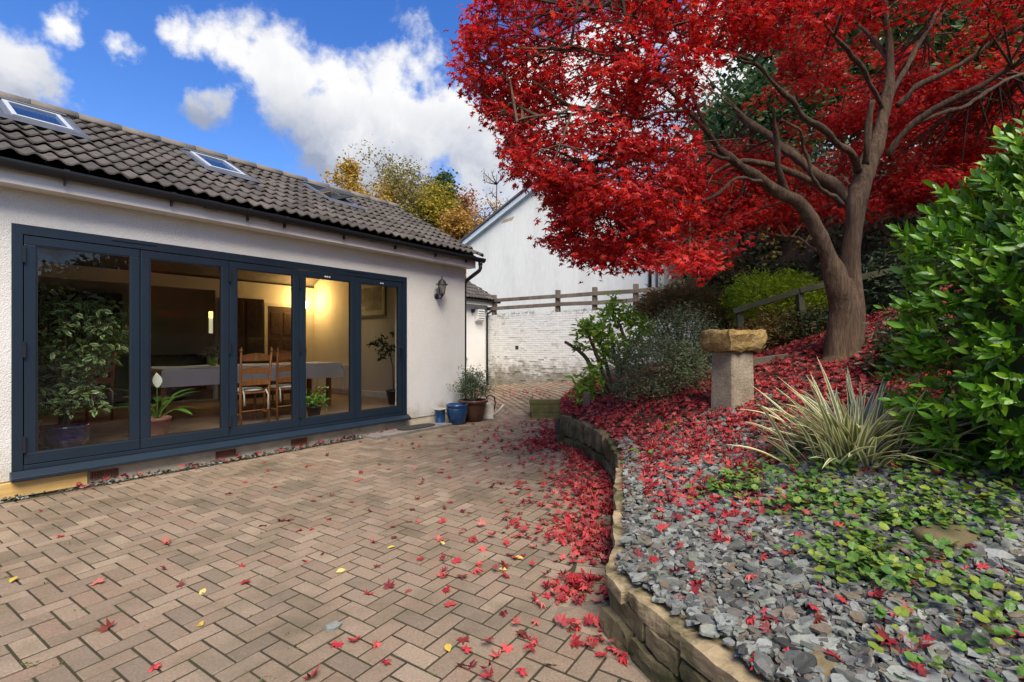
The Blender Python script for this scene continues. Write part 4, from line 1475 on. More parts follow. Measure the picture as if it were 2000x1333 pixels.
MB().box(WT0 + 0.07, WT0 + 0.57, AY + 0.055, AY + 0.07, WZ0 + 0.07, WZ1 - 0.07).build("pane", M_glass, win)
MB().box(WT0 + 0.63, WT1 - 0.07, AY + 0.055, AY + 0.07, WZ0 + 0.07, WZ1 - 0.07).build("pane", M_glass, win)
MB().box(WT0 - 0.05, WT1 + 0.05, AY - 0.07, AY - 0.002, WZ0 - 0.07, WZ0 - 0.01).build("sill", M_white, win, bevel=0.006)
MB().box(WT0 - 0.02, WT1 + 0.02, AY + 0.20, AY + 0.27, WZ0 + 0.01, WZ1 - 0.01).build("curtain", mat_plain("grey_curtain", (0.22, 0.22, 0.21), 0.9), win)
ad_ = MB().box(6.5, 12.30, 0.0, 2.6, -0.10, -0.055).build("roof", M_deck, an, loc=(0, AY - 0.32, 2.86), rot=(PIT, 0, 0))
for k in range(19):
    x0 = 6.62 + 0.3 * k
    for c in range(8):
        if x0 > 9.0:
            part("roof_tile", tile_full, ad_, (x0, c * GA, random.gauss(0, 0.003)), (random.gauss(0, .005), random.gauss(0, .006), 0))
MB().prism([(AY + 0.285, -0.1), (AY + 0.285, 3.02), (AY + 1.9, 3.9), (AY + 1.9, -0.1)], 'x', AT - 0.25, AT - 0.003).build("gable_wall", M_wht, an)
MB().box(6.5, 12.30, AY - 0.21, AY - 0.19, 2.68, 2.84).build("fascia_board", M_fascia, an)
MB().prism([(AY - 0.262 + 0.055 * math.cos(a), 2.84 + 0.065 * math.sin(a)) for a in np.linspace(R(180), R(360), 11)], 'x', 6.5, 12.38).build("gutter", M_black, an)
MB().tube([(12.2, AY - 0.262, 2.80), (12.2, AY - 0.262, 2.70), (12.10, AY - 0.2, 2.55), (11.98, AY - 0.06, 2.42), (11.97, AY - 0.045, 2.35), (11.97, AY - 0.045, 0.02)], 0.035, 10).build("downpipe", M_black, an, True)
vb = hroot("vent_box", 11.55, AY, 2.14)
tag(vb, "white louvred vent box on the annexe wall", "vent")
MB().prism([(-0.16, 0.06), (-0.16, 0.40), (0.0, 0.40), (0.0, 0.0), (-0.06, 0.0)], 'x', -0.17, 0.17).build("box", M_white, vb, bevel=0.008)
for k in range(4):
    MB().box(-0.15, 0.15, -0.168, -0.161, 0.10 + 0.075 * k, 0.118 + 0.075 * k).build("louvre", M_deck, vb)
sp_ = hroot("outdoor_spotlight", 11.25, AY, 2.42)
tag(sp_, "tiny black outdoor light beside the vent box", "light")
MB().box(-0.04, 0.04, -0.10, 0, 0, 0.12).build("body", M_black, sp_, bevel=0.01)

# painted brick retaining wall (runs square to the house front)
M_pbrick = mat_rnd("painted_brick", [(0.62, 0.62, 0.58), (0.70, 0.70, 0.67), (0.66, 0.66, 0.63), (0.73, 0.73, 0.70)], 0.85, 0, 0.35, 50, 0.06, 14, 0.3, dark=((0.30, 0.25, 0.14), 1.9, 0.60, 0.74))
add_foot_stain(M_pbrick, (0.13, 0.10, 0.05), 0.2, 1.0, 3.6)
M_mortar = mat_noise("wall_mortar", [((0.48, 0.47, 0.43), 0.3), ((0.60, 0.59, 0.56), 0.7)], 3.0, 0.95, 0.4, 50, coord='World')
add_foot_stain(M_mortar, (0.08, 0.065, 0.035), 0.2, 1.0, 3.6)
WTX = 12.07
pw_ = empty("painted_brick_wall", (HOUSE_O[0], HOUSE_O[1], 0), HROT)
tag(pw_, "flaking white-painted brick retaining wall across the end of the drive", "wall")
MB().box(WTX + 0.012, WTX + 0.16, -8.0, AY + 0.2, -0.15, 2.37).build("core", M_mortar, pw_)
sc = Scatter()
bv = np.array([(0, a, b) for a, b in ((0, 0), (1, 0), (1, 1), (0, 1))] + [(1, a, b) for a, b in ((0, 0), (1, 0), (1, 1), (0, 1))], float)
bt = np.array([(0, 3, 2), (0, 2, 1), (0, 1, 5), (0, 5, 4), (1, 2, 6), (1, 6, 5), (2, 3, 7), (2, 7, 6), (3, 0, 4), (3, 4, 7)])
bp_, bs_, br_ = [], [], []
course, nC = 0.0695, 36
for j in range(nC):
    off = 0.0 if j % 2 else 0.115
    hd_ = j % 4 == 3
    y = -7.9 + off
    L_ = 0.112 if hd_ else 0.229
    while y < AY:
        z = -0.12 + j * course
        lowz = z < 0.95
        dx = rng.normal() * 0.003
        if lowz and rng.random() < 0.22:
            dx = 0.006 + rng.random() * 0.02
        if not (lowz and rng.random() < 0.03):
            bp_.append((WTX + dx, y, z)); bs_.append((0.02, L_ - 0.008, course - 0.007)); br_.append(rng.random())
        y += L_
N_ = len(bp_)
sc.add((bv, bt), np.array(bp_), np.repeat(np.eye(3)[None], N_, 0), np.array(bs_), np.array(br_))
tag(link("brickwork", sc.mesh("brickwork", M_pbrick), pw_), kind="stuff")
MB().box(WTX - 0.004, WTX + 0.008, 3.28, 3.41, 1.22, 1.34).build("weep_hole", M_deck, pw_)
# grass and moss on its top edge
M_moss = mat_rnd("wall_top_moss", [(0.06, 0.08, 0.02), (0.11, 0.11, 0.03), (0.15, 0.12, 0.04)], 0.9, 0.2)
sc = Scatter()
cs = [(WTX + rng.uniform(0, 0.12), c + rng.normal() * 0.14, 2.385) for c in rng.uniform(-3, 4.4, 26) for _ in range(8)]
foliage(sc, diamond_tmpl(0.2), cs, 0.03, 4, 0.06, -0.2)
tag(link("moss", sc.mesh("moss", M_moss), pw_), kind="stuff")

M_oldwood = mat_noise("weathered_timber", [((0.09, 0.07, 0.052), 0.3), ((0.16, 0.13, 0.10), 0.55), ((0.22, 0.185, 0.15), 0.8)], 3.0, 0.9, 0.4, 50, coord='World', fine=(0.2, 30))
fe = empty("post_and_rail_fence", (HOUSE_O[0], HOUSE_O[1], 0), HROT)
tag(fe, "weathered timber post-and-rail fence along the top of the painted wall", "fence")
FX = WTX + 0.06
for y in (4.35, 1.81, 0.54, -0.73, -2.0, -3.3):
    MB().prism([(FX - 0.06, y - 0.065), (FX + 0.06, y - 0.065), (FX + 0.06, y + 0.065), (FX - 0.06, y + 0.065)], 'z', 2.372, 3.06).build("post", M_oldwood, fe, bevel=0.01)
for z in (2.60, 2.86):
    for a, b in ((4.8, 1.81), (1.805, 0.545), (0.535, -0.725), (-0.735, -3.4)):
        MB().bar((FX - 0.085 + random.gauss(0, .004), a, z + random.gauss(0, .008)), (FX - 0.085 + random.gauss(0, .004), b, z + random.gauss(0, .008)), 0.045, 0.115).build("rail", M_oldwood, fe, bevel=0.008)

# white gabled house on the terrace
wh = empty("white_house", (HOUSE_O[0], HOUSE_O[1], 0), HROT)
tag(wh, "white gabled house standing above the painted wall, half hidden by the red maple", "house")
GT = 15.5
YL, YR, EZ, AZ = 8.75, -0.02, 5.80, 7.83
ym = (YL + YR) / 2
MB().prism([(YR, 2.3), (YL, 2.3), (YL, EZ), (ym, AZ), (YR, EZ)], 'x', GT, GT + 9).build("wall", M_wht2, wh)
sl_w = (AZ - EZ) / (YL - ym)
M_barge = mat_plain("pale_blue_bargeboard", (0.55, 0.60, 0.66), 0.5)
M_slate = mat_noise("dark_slate_roof", [((0.06, 0.06, 0.065), 0.3), ((0.11, 0.105, 0.105), 0.7)], 3.0, 0.7, 0.4, 20, coord='World')
for sgn, ye in ((1, YL + 0.35), (-1, YR - 0.35)):
    ez = AZ - abs(ye - ym) * sl_w
    MB().prism([(ye, ez + 0.02), (ym, AZ + 0.02), (ym, AZ + 0.24), (ye, ez + 0.24)], 'x', GT - 0.16, GT - 0.10).build("bargeboard", M_barge, wh)
    MB().prism([(ye + sgn * 0.05, ez - 0.03 + 0.25), (ym, AZ + 0.26), (ym, AZ + 0.34), (ye + sgn * 0.05, ez + 0.31)], 'x', GT - 0.22, GT + 9.2).build("roof_slope", M_slate, wh)
    MB().prism([(ye, ez + 0.0), (ym, AZ), (ym, AZ + 0.02), (ye, ez + 0.02)], 'x', GT - 0.10, GT - 0.002).build("soffit", M_barge, wh)
M_stain = mat_noise("bare_render_patch", [((0.34, 0.27, 0.16), 0.3), ((0.50, 0.42, 0.28), 0.7)], 9, 0.9, 0.2, 40)
MB().prism([(6.15, 6.55), (6.75, 6.50), (6.62, 6.63), (6.05, 6.70)], 'x', GT - 0.004, GT + 0.002).build("bare_patch", M_stain, wh)
for y, r in ((0.18, 0.055), (-0.06, 0.04)):
    MB().tube([(GT - 0.07, y, 2.4), (GT - 0.07, y, 5.6)], r, 10).build("downpipe", M_black if y > 0 else M_velux, wh, True)
pch = MB()
pch.box(GT + 0.3, GT + 0.42, -0.16, -0.04, 2.3, 5.3); pch.box(GT + 0.3, GT + 0.42, -0.72, -0.60, 2.3, 5.3); pch.box(GT + 0.3, GT + 0.42, -0.60, -0.16, 5.0, 5.3)
pch.build("porch_frame", M_white, wh)
MB().box(GT + 0.36, GT + 0.38, -0.60, -0.16, 2.3, 5.0).build("porch_panel", mat_plain("pale_panel", (0.42, 0.42, 0.36), 0.6), wh)

# honey stone wall beyond the white house
M_honey = mat_rnd("honey_stone", [(0.20, 0.14, 0.075), (0.27, 0.19, 0.10), (0.16, 0.115, 0.07), (0.31, 0.23, 0.13)], 0.9, 0, 0.5, 40, 0.2, 10)
sw = empty("stone_wall", H(14.2, -0.9, 2.0), HROT)
tag(sw, "honey-coloured coursed stone wall partly hidden by ivy and maple leaves", "wall")
MB().box(0.03, 0.4, -4.2, 0.0, -0.5, 2.6).build("core", M_mortar, sw)
me_st = None
for j in range(15):
    y = -4.2 + rng.uniform(0, 0.2)
    while y < -0.1:
        L_ = rng.uniform(0.28, 0.55)
        MB().box(rng.normal() * 0.008, 0.06, y, min(y + L_ - 0.012, 0.0), -0.3 + j * 0.19, -0.3 + j * 0.19 + 0.178).build("stone", M_honey, sw)
        y += L_

# ================================================================== GARDEN: walls and stones
from mathutils import noise as mn
M_wstone = mat_rnd("sandstone", [(0.115, 0.090, 0.045), (0.17, 0.132, 0.070), (0.14, 0.11, 0.062), (0.20, 0.155, 0.085)], 0.92, 0, 0.8, 45, 0.25, 16, 0.25, dark=((0.045, 0.046, 0.018), 4.0, 0.42, 0.60))
M_cap = mat_rnd("sandstone_cap", [(0.26, 0.20, 0.115), (0.32, 0.25, 0.15), (0.29, 0.225, 0.13)], 0.92, 0, 0.8, 50, 0.22, 18, 0.25, dark=((0.075, 0.07, 0.032), 5.0, 0.46, 0.62))


def rock(L_, D_, Hh, seed, rough=0.19, rnd_=0.06, nx=7, ny=3, nz=4):
    """a hewn stone: box of faces with worn edges and an uneven skin, base at z = 0, centred in x and y"""
    mb = MB()
    idx = {}

    def vert(i, j, k):
        key = (i, j, k)
        if key not in idx:
            p = Vector((2 * i / nx - 1, 2 * j / ny - 1, 2 * k / nz - 1))
            e = sorted((abs(p.x), abs(p.y), abs(p.z)))
            f = 1 - rnd_ * (max(0, e[1] - 0.4) / 0.6) ** 2 * (0.5 + 0.5 * e[0])
            w = Vector((p.x * L_ / 2, p.y * D_ / 2, p.z * Hh / 2)) * f
            m = min(L_, D_, Hh)
            w += mn.noise_vector(Vector((w.x * 9 + seed * 3.7, w.y * 9, w.z * 9))) * m * rough
            w += mn.noise_vector(Vector((w.x * 30 + seed * 1.7, w.y * 30, w.z * 30))) * m * rough * 0.35
            idx[key] = len(mb.v)
            mb.v.append((w.x, w.y, w.z + Hh / 2))
        return idx[key]
    for a in range(nx):
        for b in range(ny):
            mb.f.append((vert(a, b, 0), vert(a, b + 1, 0), vert(a + 1, b + 1, 0), vert(a + 1, b, 0)))
            mb.f.append((vert(a, b, nz), vert(a + 1, b, nz), vert(a + 1, b + 1, nz), vert(a, b + 1, nz)))
    for a in range(nx):
        for c in range(nz):
            mb.f.append((vert(a, 0, c), vert(a + 1, 0, c), vert(a + 1, 0, c + 1), vert(a, 0, c + 1)))
            mb.f.append((vert(a + 1, ny, c), vert(a, ny, c), vert(a, ny, c + 1), vert(a + 1, ny, c + 1)))
    for b in range(ny):
        for c in range(nz):
            mb.f.append((vert(0, b + 1, c), vert(0, b, c), vert(0, b, c + 1), vert(0, b + 1, c + 1)))
            mb.f.append((vert(nx, b, c), vert(nx, b + 1, c), vert(nx, b + 1, c + 1), vert(nx, b, c + 1)))
    return mb


rw = empty("retaining_wall", (0, 0, 0))
tag(rw, "low curved retaining wall of mossy sandstone along the patio edge", "wall")


def lay(s0, s1, z0, z1f, lmin, lmax, depth, mat, nm, inset=0.0, jut=0.012):
    s_ = s0
    k = 0
    while s_ < s1 - 0.04:
        L_ = min(random.uniform(lmin, lmax), s1 - s_)
        if s1 - s_ - L_ < lmin * 0.5:
            L_ = s1 - s_
        p0, _ = along(WALL, cum, s_ + 0.001)
        p1, _ = along(WALL, cum, s_ + L_ - 0.001)
        e = (p1 - p0) / np.linalg.norm(p1 - p0)
        nr = np.array([e[1], -e[0]])
        c = (p0 + p1) / 2 + nr * (depth / 2 + inset + random.uniform(-jut, jut))
        zt = z1f(c[1]) + random.uniform(-0.016, 0.012)
        L_ch = np.linalg.norm(p1 - p0)
        rock(max(L_ch - 0.008, 0.04), depth, zt - z0 - 0.004, random.random() * 90).build(nm, mat, rw, False, loc=(c[0], c[1], z0), rot=(random.gauss(0, 0.02), random.gauss(0, 0.015), math.atan2(e[1], e[0]) + random.gauss(0, 0.02)))
        s_ += L_
        k += 1


K = cum[3] + 0.02
lay(0.0, K, -0.02, lambda y: 0.095, 0.22, 0.42, 0.17, M_wstone, "stone", -0.02)
lay(0.12, K, 0.10, lambda y: 0.195, 0.18, 0.36, 0.16, M_wstone, "stone", -0.005)
lay(0.0, K - 0.20, 0.20, lambda y: wall_top(y) + 0.01, 0.26, 0.46, 0.20, M_cap, "cap_stone", -0.012)
lay(K - 0.195, K + 0.02, 0.20, lambda y: wall_top(y) + 0.015, 0.2, 0.22, 0.16, M_cap, "cap_stone", -0.01)
lay(cum[3] + 0.10, cum[7], -0.02, lambda y: 0.15, 0.25, 0.42, 0.15, M_wstone, "stone", 0.0)
lay(cum[3] + 0.06, cum[7] - 0.05, 0.155, lambda y: wall_top(y) - 0.005, 0.32, 0.60, 0.145, M_cap, "cap_stone", -0.005)
lay(cum[7], cum[-1], -0.02, lambda y: 0.13, 0.25, 0.5, 0.16, M_wstone, "stone", -0.01)
lay(cum[7] - 0.05, cum[-1] - 0.02, 0.135, lambda y: wall_top(y) + 0.01, 0.22, 0.46, 0.15, M_wstone, "stone", 0.0)

# mossy timber planter at the far end, timber edging of the drive
M_mosswood = mat_noise("mossy_timber", [((0.055, 0.05, 0.022), 0.3), ((0.12, 0.115, 0.04), 0.55), ((0.19, 0.16, 0.075), 0.8)], 4.0, 0.9, 0.4, 40, coord='World')
pl = empty("timber_planter", (0.70, 9.12, 0), -0.06)
tag(pl, "mossy timber trough at the far end of the stone wall", "planter")
MB().box(-0.34, 0.30, -0.03, 0.02, 0.0, 0.12).build("board", M_mosswood, pl, bevel=0.008)
MB().box(-0.36, 0.30, -0.02, 0.03, 0.122, 0.28).build("board", M_mosswood, pl, bevel=0.008)
MB().box(-0.38, 0.31, -0.025, 0.03, 0.283, 0.37).build("board", M_mosswood, pl, bevel=0.008)
MB().box(-0.37, -0.32, 0.035, 0.55, 0.0, 0.36).build("board", M_mosswood, pl, bevel=0.008)
MB().box(-0.315, 0.28, 0.04, 0.52, 0.0, 0.22).build("soil", M_bed, pl)
te = empty("timber_edging", (0, 0, 0))
tag(te, "dark timber edging between the drive and the bed beside the pruned shrub", "edging")
for a, b in zip(EDGE[3:-1], EDGE[4:]):
    za, zb2 = float(patio_h(*a)), float(patio_h(*b))
    MB().bar((a[0] + 0.03, a[1], za + 0.10), (b[0] + 0.03, b[1], zb2 + 0.10), 0.07, 0.24).build("sleeper", M_oldwood, te, bevel=0.01)
p = cast(1146, 797)
st_ = empty("timber_stake", p)
tag(st_, "short dark stake standing in the fallen leaves", "stake")
MB().prism([(-0.045, -0.04), (0.045, -0.04), (0.045, 0.04), (-0.045, 0.04)], 'z', -0.1, 0.22).build("stake", M_oldwood, st_, bevel=0.012)

# stone pedestal with a trough on top
p = cast(1430, 792)
k = p.y / F
pd = empty("stone_pedestal", p, R(22))
tag(pd, "sandstone pillar carrying a rough yellow stone bowl in the leaf-covered bed", "bird bath")
M_pillar = mat_noise("pillar_stone", [((0.20, 0.165, 0.115), 0.3), ((0.30, 0.25, 0.18), 0.55), ((0.36, 0.31, 0.23), 0.8)], 5.0, 0.92, 0.7, 45, coord='World', fine=(0.18, 40))
M_bowl = mat_noise("bowl_stone", [((0.13, 0.085, 0.03), 0.3), ((0.27, 0.18, 0.06), 0.5), ((0.36, 0.27, 0.13), 0.75)], 7.0, 0.92, 0.9, 30, coord='World', fine=(0.2, 30))
wpx = 58 * k
mb = MB()
hh_ = 104 * k
for z, w in ((-0.12, 1.0), (0.0, 1.0), (hh_ * 0.5, 0.975), (hh_, 0.94)):
    ch_ = 0.12
    a = wpx / 2 * w
    for (x, y) in ((-a, -a * (1 - ch_)), (-a * (1 - ch_), -a), (a * (1 - ch_), -a), (a, -a * (1 - ch_)), (a, a * (1 - ch_)), (a * (1 - ch_), a), (-a * (1 - ch_), a), (-a, a * (1 - ch_))):
        mb.v.append((x, y, z))
for i in range(3):
    for q in range(8):
        mb.f.append((i * 8 + q, i * 8 + (q + 1) % 8, i * 8 + 8 + (q + 1) % 8, i * 8 + 8 + q))
mb.f.append(tuple(24 + q for q in range(8)))
mb.build("column", M_pillar, pd, bevel=0.006)
Rb, Hb = 49 * k, 43 * k
bw = rock(Rb * 2.0, Rb * 1.7, Hb, 4.3, 0.115, 0.10, 12, 10, 5)
vv2 = []
for (x, y, z) in bw.v:
    q = math.hypot(x / Rb, y / (Rb * 0.85))
    dent = Hb * 0.22 * float(sstep(0.78, 0.5, q)) if z > Hb * 0.7 else 0.0
    tap = 0.90 + 0.10 * min(1.0, z / (Hb * 0.4)) if z > 0 else 0.9
    vv2.append((x * tap, y * tap, hh_ + 0.003 + z - dent))
bw.v = vv2
bw.build("bowl", M_bowl, pd, False)
PED = p.copy(); PEDTOP = hh_ + Hb

# loose flat rocks on the slope
for (u, v, L_, D_, Hh, lab, mat) in ((1845, 1058, 0.27, 0.17, 0.07, "flat brown rock lying among the green ground cover", M_wstone),
                                    (1905, 1262, 0.26, 0.16, 0.03, "large dark slate slab at the lower corner of the bed", None),
                                    (1585, 1318, 0.20, 0.12, 0.05, "brown stone at the bottom edge of the slate bed", M_wstone)):
    q = cast(u, v)
    if mat is None:
        mat = mat_noise("dark_slate_slab", [((0.02, 0.02, 0.024), 0.3), ((0.045, 0.045, 0.055), 0.7)], 8, 0.6, 0.3, 40)
    o = rock(L_, D_, Hh, u * 0.1, 0.16, 0.18).build("flat_rock", mat, None, True, loc=q - Vector((0, 0, 0.015)), rot=(0.1, -0.05, 0.3))
    tag(o, lab, "rock")

# ================================================================== GARDEN: slate, fallen leaves, ground cover
M_slatechip = mat_rnd("slate_chip", [(0.110, 0.122, 0.112), (0.180, 0.195, 0.180), (0.058, 0.063, 0.060), (0.165, 0.180, 0.145), (0.235, 0.25, 0.235), (0.10, 0.093, 0.090), (0.145, 0.115, 0.080), (0.078, 0.085, 0.080), (0.03, 0.031, 0.030), (0.19, 0.205, 0.20)], 0.7, 0, 0.5, 70, 0.22, 30, 0.25)


def chip_tmpl(seed):
    r = np.random.default_rng(seed)
    n = 7
    a = np.sort(r.uniform(0, 2 * np.pi, n) * 0.5 + np.arange(n) / n * 2 * np.pi * 0.5 * 2)
    a = np.arange(n) / n * 2 * np.pi + r.uniform(-0.3, 0.3, n)
    rad = r.uniform(0.42, 0.58, n)
    x, y = rad * np.cos(a), rad * np.sin(a) * 0.68
    h = 0.11
    V = np.concatenate([np.c_[x, y, np.full(n, -h)], np.c_[x * 0.94, y * 0.94, r.uniform(h * 0.3, h, n)]])
    T = [(n, n + i, n + i + 1) for i in range(1, n - 1)]
    for i in range(n):
        j = (i + 1) % n
        T += [(i, j, n + j), (i, n + j, n + i)]
    return V, np.array(T)


chips = [chip_tmpl(i) for i in range(9)]


def bed_normals(x, y):
    e = 0.04
    gx = (bed_h(x + e, y) - bed_h(x - e, y)) / (2 * e)
    gy = (bed_h(x, y + e) - bed_h(x, y - e)) / (2 * e)
    return np.c_[-gx, -gy, np.ones(len(x))]


def in_bed(N, x0, x1, y0, y1, smin=0.1):
    x, y = rng.uniform(x0, x1, N), rng.uniform(y0, y1, N)
    k_ = poly_dist(x, y, BORDER) > smin
    return x[k_], y[k_]


x, y = in_bed(37000, 0.4, 3.6, 0.9, 5.2, 0.06)
s_ = poly_dist(x, y, BORDER)
keep = rng.random(len(x)) < np.clip(1.15 - sstep(2.6, 4.8, y) * 0.75 - sstep(1.2, 2.2, s_) * 0.55, 0.05, 1)
x, y = x[keep], y[keep]
N = len(x)
sc = Scatter()
szs = np.clip(rng.lognormal(math.log(0.038), 0.45, N), 0.015, 0.105)
P = np.c_[x, y, bed_h(x, y) + rng.uniform(0.002, 0.026, N) + 0.032 * (poly_dist(x, y, BORDER) < 0.18)]
nr = bed_normals(x, y) + rng.normal(size=(N, 3)) * np.array([0.19, 0.19, 0.0])
rot = frames(nr, rng.uniform(0, 6.28, N))
which = rng.integers(0, len(chips), N)
rr = rng.random(N)
for i, c in enumerate(chips):
    m = which == i
    sc.add(c, P[m], rot[m], np.c_[szs[m], szs[m] * rng.uniform(0.7, 1.1, m.sum()), szs[m] * rng.uniform(0.5, 1.2, m.sum())], rr[m])
tag(link("slate_chippings", sc.mesh("slate_chippings", M_slatechip)), "blue-grey slate chippings covering the near part of the sloping bed", "chippings", kind="stuff")
# strip of slate along the house wall
sc = Scatter()
N = 620
t = rng.uniform(-3.2, 5.0, N)
t = t[(t < 3.65) | (rng.random(N) < 0.0)]
N = len(t)
yy = -rng.uniform(0.0, 0.115, N)
pp = np.array([H(a, b, 0.012 + 0.03 * rng.random() * (1 + b / 0.12)) for a, b in zip(t, yy)])
sc.add(chips[0], pp, frames(rng.normal(size=(N, 3)) * 0.5 + [0, 0, 1], rng.uniform(0, 6.28, N)), rng.uniform(0.022, 0.055, N), rng.random(N))
tag(link("slate_strip", sc.mesh("slate_strip", M_slatechip)), "narrow strip of slate chippings along the foot of the house wall", "chippings", kind="stuff")


def maple_tmpl(curl=0.0, seed=0, lobes=7, notch=0.29):
    """a palmate leaf: stalk, centre at the origin, pointed lobes spreading towards +y"""
    r = np.random.default_rng(seed)
    V = [(0, 0, 0)]
    an = np.linspace(-2.25, 2.25, lobes)
    ln = np.interp(np.abs(an), [0, 0.9, 1.6, 2.3], [0.62, 0.56, 0.42, 0.24])
    prev = None
    for i, (a, l) in enumerate(zip(an, ln)):
        l *= r.uniform(0.9, 1.1)
        if i:
            am = (a + an[i - 1]) / 2
            V.append((notch * math.sin(am), notch * math.cos(am), 0.03))
        V.append((l * math.sin(a), l * math.cos(a), curl * l * l * r.uniform(0.4, 1.6) - 0.02))
    V.append((0.012, -0.30, 0.02)); V.append((-0.012, -0.30, 0.02))
    n = 2 * lobes - 1
    T = [(0, i + 1, i) for i in range(1, n)] + [(0, n + 2, n + 1)]
    # widen each lobe: notch points already sit between tips
    return np.array(V), np.array(T)


mleaf = [maple_tmpl(c, i) for i, c in enumerate((0.1, 0.5, 1.0, -0.7, 1.5, 0.25, -1.1))]
M_fallen = mat_rnd("fallen_maple_leaf", [(0.26, 0.012, 0.020), (0.42, 0.036, 0.042), (0.15, 0.010, 0.016), (0.50, 0.085, 0.075), (0.36, 0.018, 0.026), (0.085, 0.010, 0.014), (0.46, 0.13, 0.10), (0.20, 0.012, 0.02), (0.13, 0.035, 0.018)], 0.55, 0.12, 0, 0, 0.12, 40, 0.35)
sc = Scatter()


def add_leaves(sc, P, nrm, size=(0.055, 0.088), lift=0.35):
    N = len(P)
    nn = nrm + rng.normal(size=(N, 3)) * lift * np.array([1, 1, 0.2])
    rot = frames(nn, rng.uniform(0, 6.28, N))
    flip = rng.random(N) < 0.4
    rot[flip, :, 2] *= -1
    rot[flip, :, 0] *= -1
    w = rng.integers(0, len(mleaf), N)
    sz = rng.uniform(*size, N)
    rd_ = rng.random(N)
    for i, tm in enumerate(mleaf):
        m = w == i
        sc.add(tm, P[m], rot[m], sz[m], rd_[m])


# on the bed: a carpet far up, thinning towards the slate
x, y = in_bed(40000, 0.6, 6.5, 1.0, 11.5, 0.06)
s_ = poly_dist(x, y, BORDER)
clump = np.array([mn.noise(Vector((a * 2.3, b * 2.3, 0.7))) for a, b in zip(x, y)])
dens = sstep(2.3, 4.5, y + clump * 0.9) * (1 - 0.5 * sstep(9, 13, y)) + 0.08 + 0.16 * (clump > 0.2)
dens *= 1 - 0.5 * ((x > 1.9) & (y < 3.6))
dens *= 1 - 0.75 * sstep(6.3, 7.6, y) * sstep(2.6, 3.6, x)
k_ = rng.random(len(x)) < np.clip(dens, 0, 1) * 0.93
x, y = x[k_], y[k_]
add_leaves(sc, np.c_[x, y, bed_h(x, y) + rng.uniform(0.015, 0.045, len(x))], bed_normals(x, y), lift=0.45)
tag(link("fallen_leaves", sc.mesh("fallen_leaves", M_fallen)), "carpet of fallen crimson maple leaves on the sloping bed", "leaves", kind="stuff")
# drift on the patio along the wall
sc = Scatter()
N = 5200
yb = rng.uniform(2.0, 8.8, N)
dd_ = rng.exponential(0.21, N) + 0.02
bx = np.interp(yb, BORDER[:, 1], BORDER[:, 0])
x, y = bx - dd_ * 1.05, yb
cl_ = np.array([mn.noise(Vector((a * 3.1, b * 3.1, 5.7))) for a, b in zip(x, y)])
w = sstep(1.6, 3.7, y + cl_ * 1.5) * np.where(dd_ < 0.16, 0.55, 1.0) * (1 - 0.75 * sstep(7.2, 8.2, y)) * np.clip(0.75 + 1.4 * cl_, 0.05, 1)
k_ = (rng.random(N) < w * 0.75) & (poly_dist(x, y, BORDER) < -0.03)
x, y = x[k_], y[k_]
add_leaves(sc, np.c_[x, y, patio_h(x, y) + rng.uniform(0.008, 0.035, len(x))], np.tile([[0, 0, 1.0]], (len(x), 1)), lift=0.4)
# scattered further up the drive
N = 900
x, y = rng.uniform(-1.6, 1.9, N), rng.uniform(8.2, 15.5, N)
cl_ = np.array([mn.noise(Vector((a * 0.9, b * 0.9, 2.7))) for a, b in zip(x, y)])
k_ = (poly_dist(x, y, BORDER) < -0.05) & (rng.random(N) < 0.45 + cl_) & ((toH(x, y)[0] > 6.2) | (toH(x, y)[1] < -0.2)) & (toH(x, y)[1] < 4.3) & (toH(x, y)[0] < 11.9)
x, y = x[k_], y[k_]
add_leaves(sc, np.c_[x, y, patio_h(x, y) + 0.012], np.tile([[0, 0, 1.0]], (len(x), 1)), lift=0.3)
# along the slate strip of the house
N = 60
t = rng.uniform(0.3, 4.4, N)
pp = np.array([H(a, -abs(rng.normal()) * 0.07 - 0.02, 0.045) for a in t])
add_leaves(sc, pp, np.tile([[0, 0, 1.0]], (N, 1)), lift=0.6)
tag(link("leaf_drift", sc.mesh("leaf_drift", M_fallen)), "drift of fallen red maple leaves along the foot of the stone wall", "leaves", kind="stuff")
# single leaves lying about the patio
lm = []
for tm in mleaf:
    lm.append(np_mesh("maple_leaf", tm[0] * 0.08, tm[1], M_fallen, {'rnd': np.zeros(len(tm[0]))}))
spots = [(480, 1142), (350, 1145), (631, 1083), (733, 1108), (860, 1130), (880, 1186), (797, 1157), (905, 1250), (908, 1276), (212, 1230), (300, 1310), (608, 1324), (190, 1143), (583, 1038),
         (78, 1000), (760, 1150), (717, 1164), (645, 1015), (693, 1253), (1022, 1238), (1045, 1253), (1078, 1303), (820, 1094), (868, 1130), (607, 910), (870, 995), (705, 925), (610, 1035), (660, 1260), (1115, 1215), (1130, 1230), (1145, 1265), (975, 1285),
         (480, 943), (515, 905), (700, 940), (935, 945), (980, 910), (1000, 965), (860, 925), (800, 895), (900, 915)]
gl = [tuple(cast(u, v, patio_h)) for u, v in spots]
for _ in range(150):
    yq = rng.uniform(3.0, 8.5)
    xq = np.interp(yq, BORDER[:, 1], BORDER[:, 0]) - 0.3 - rng.exponential(1.0)
    t_, h_ = toH(xq, yq)
    if h_ < -0.15:
        gl.append((xq, yq, 0.0))
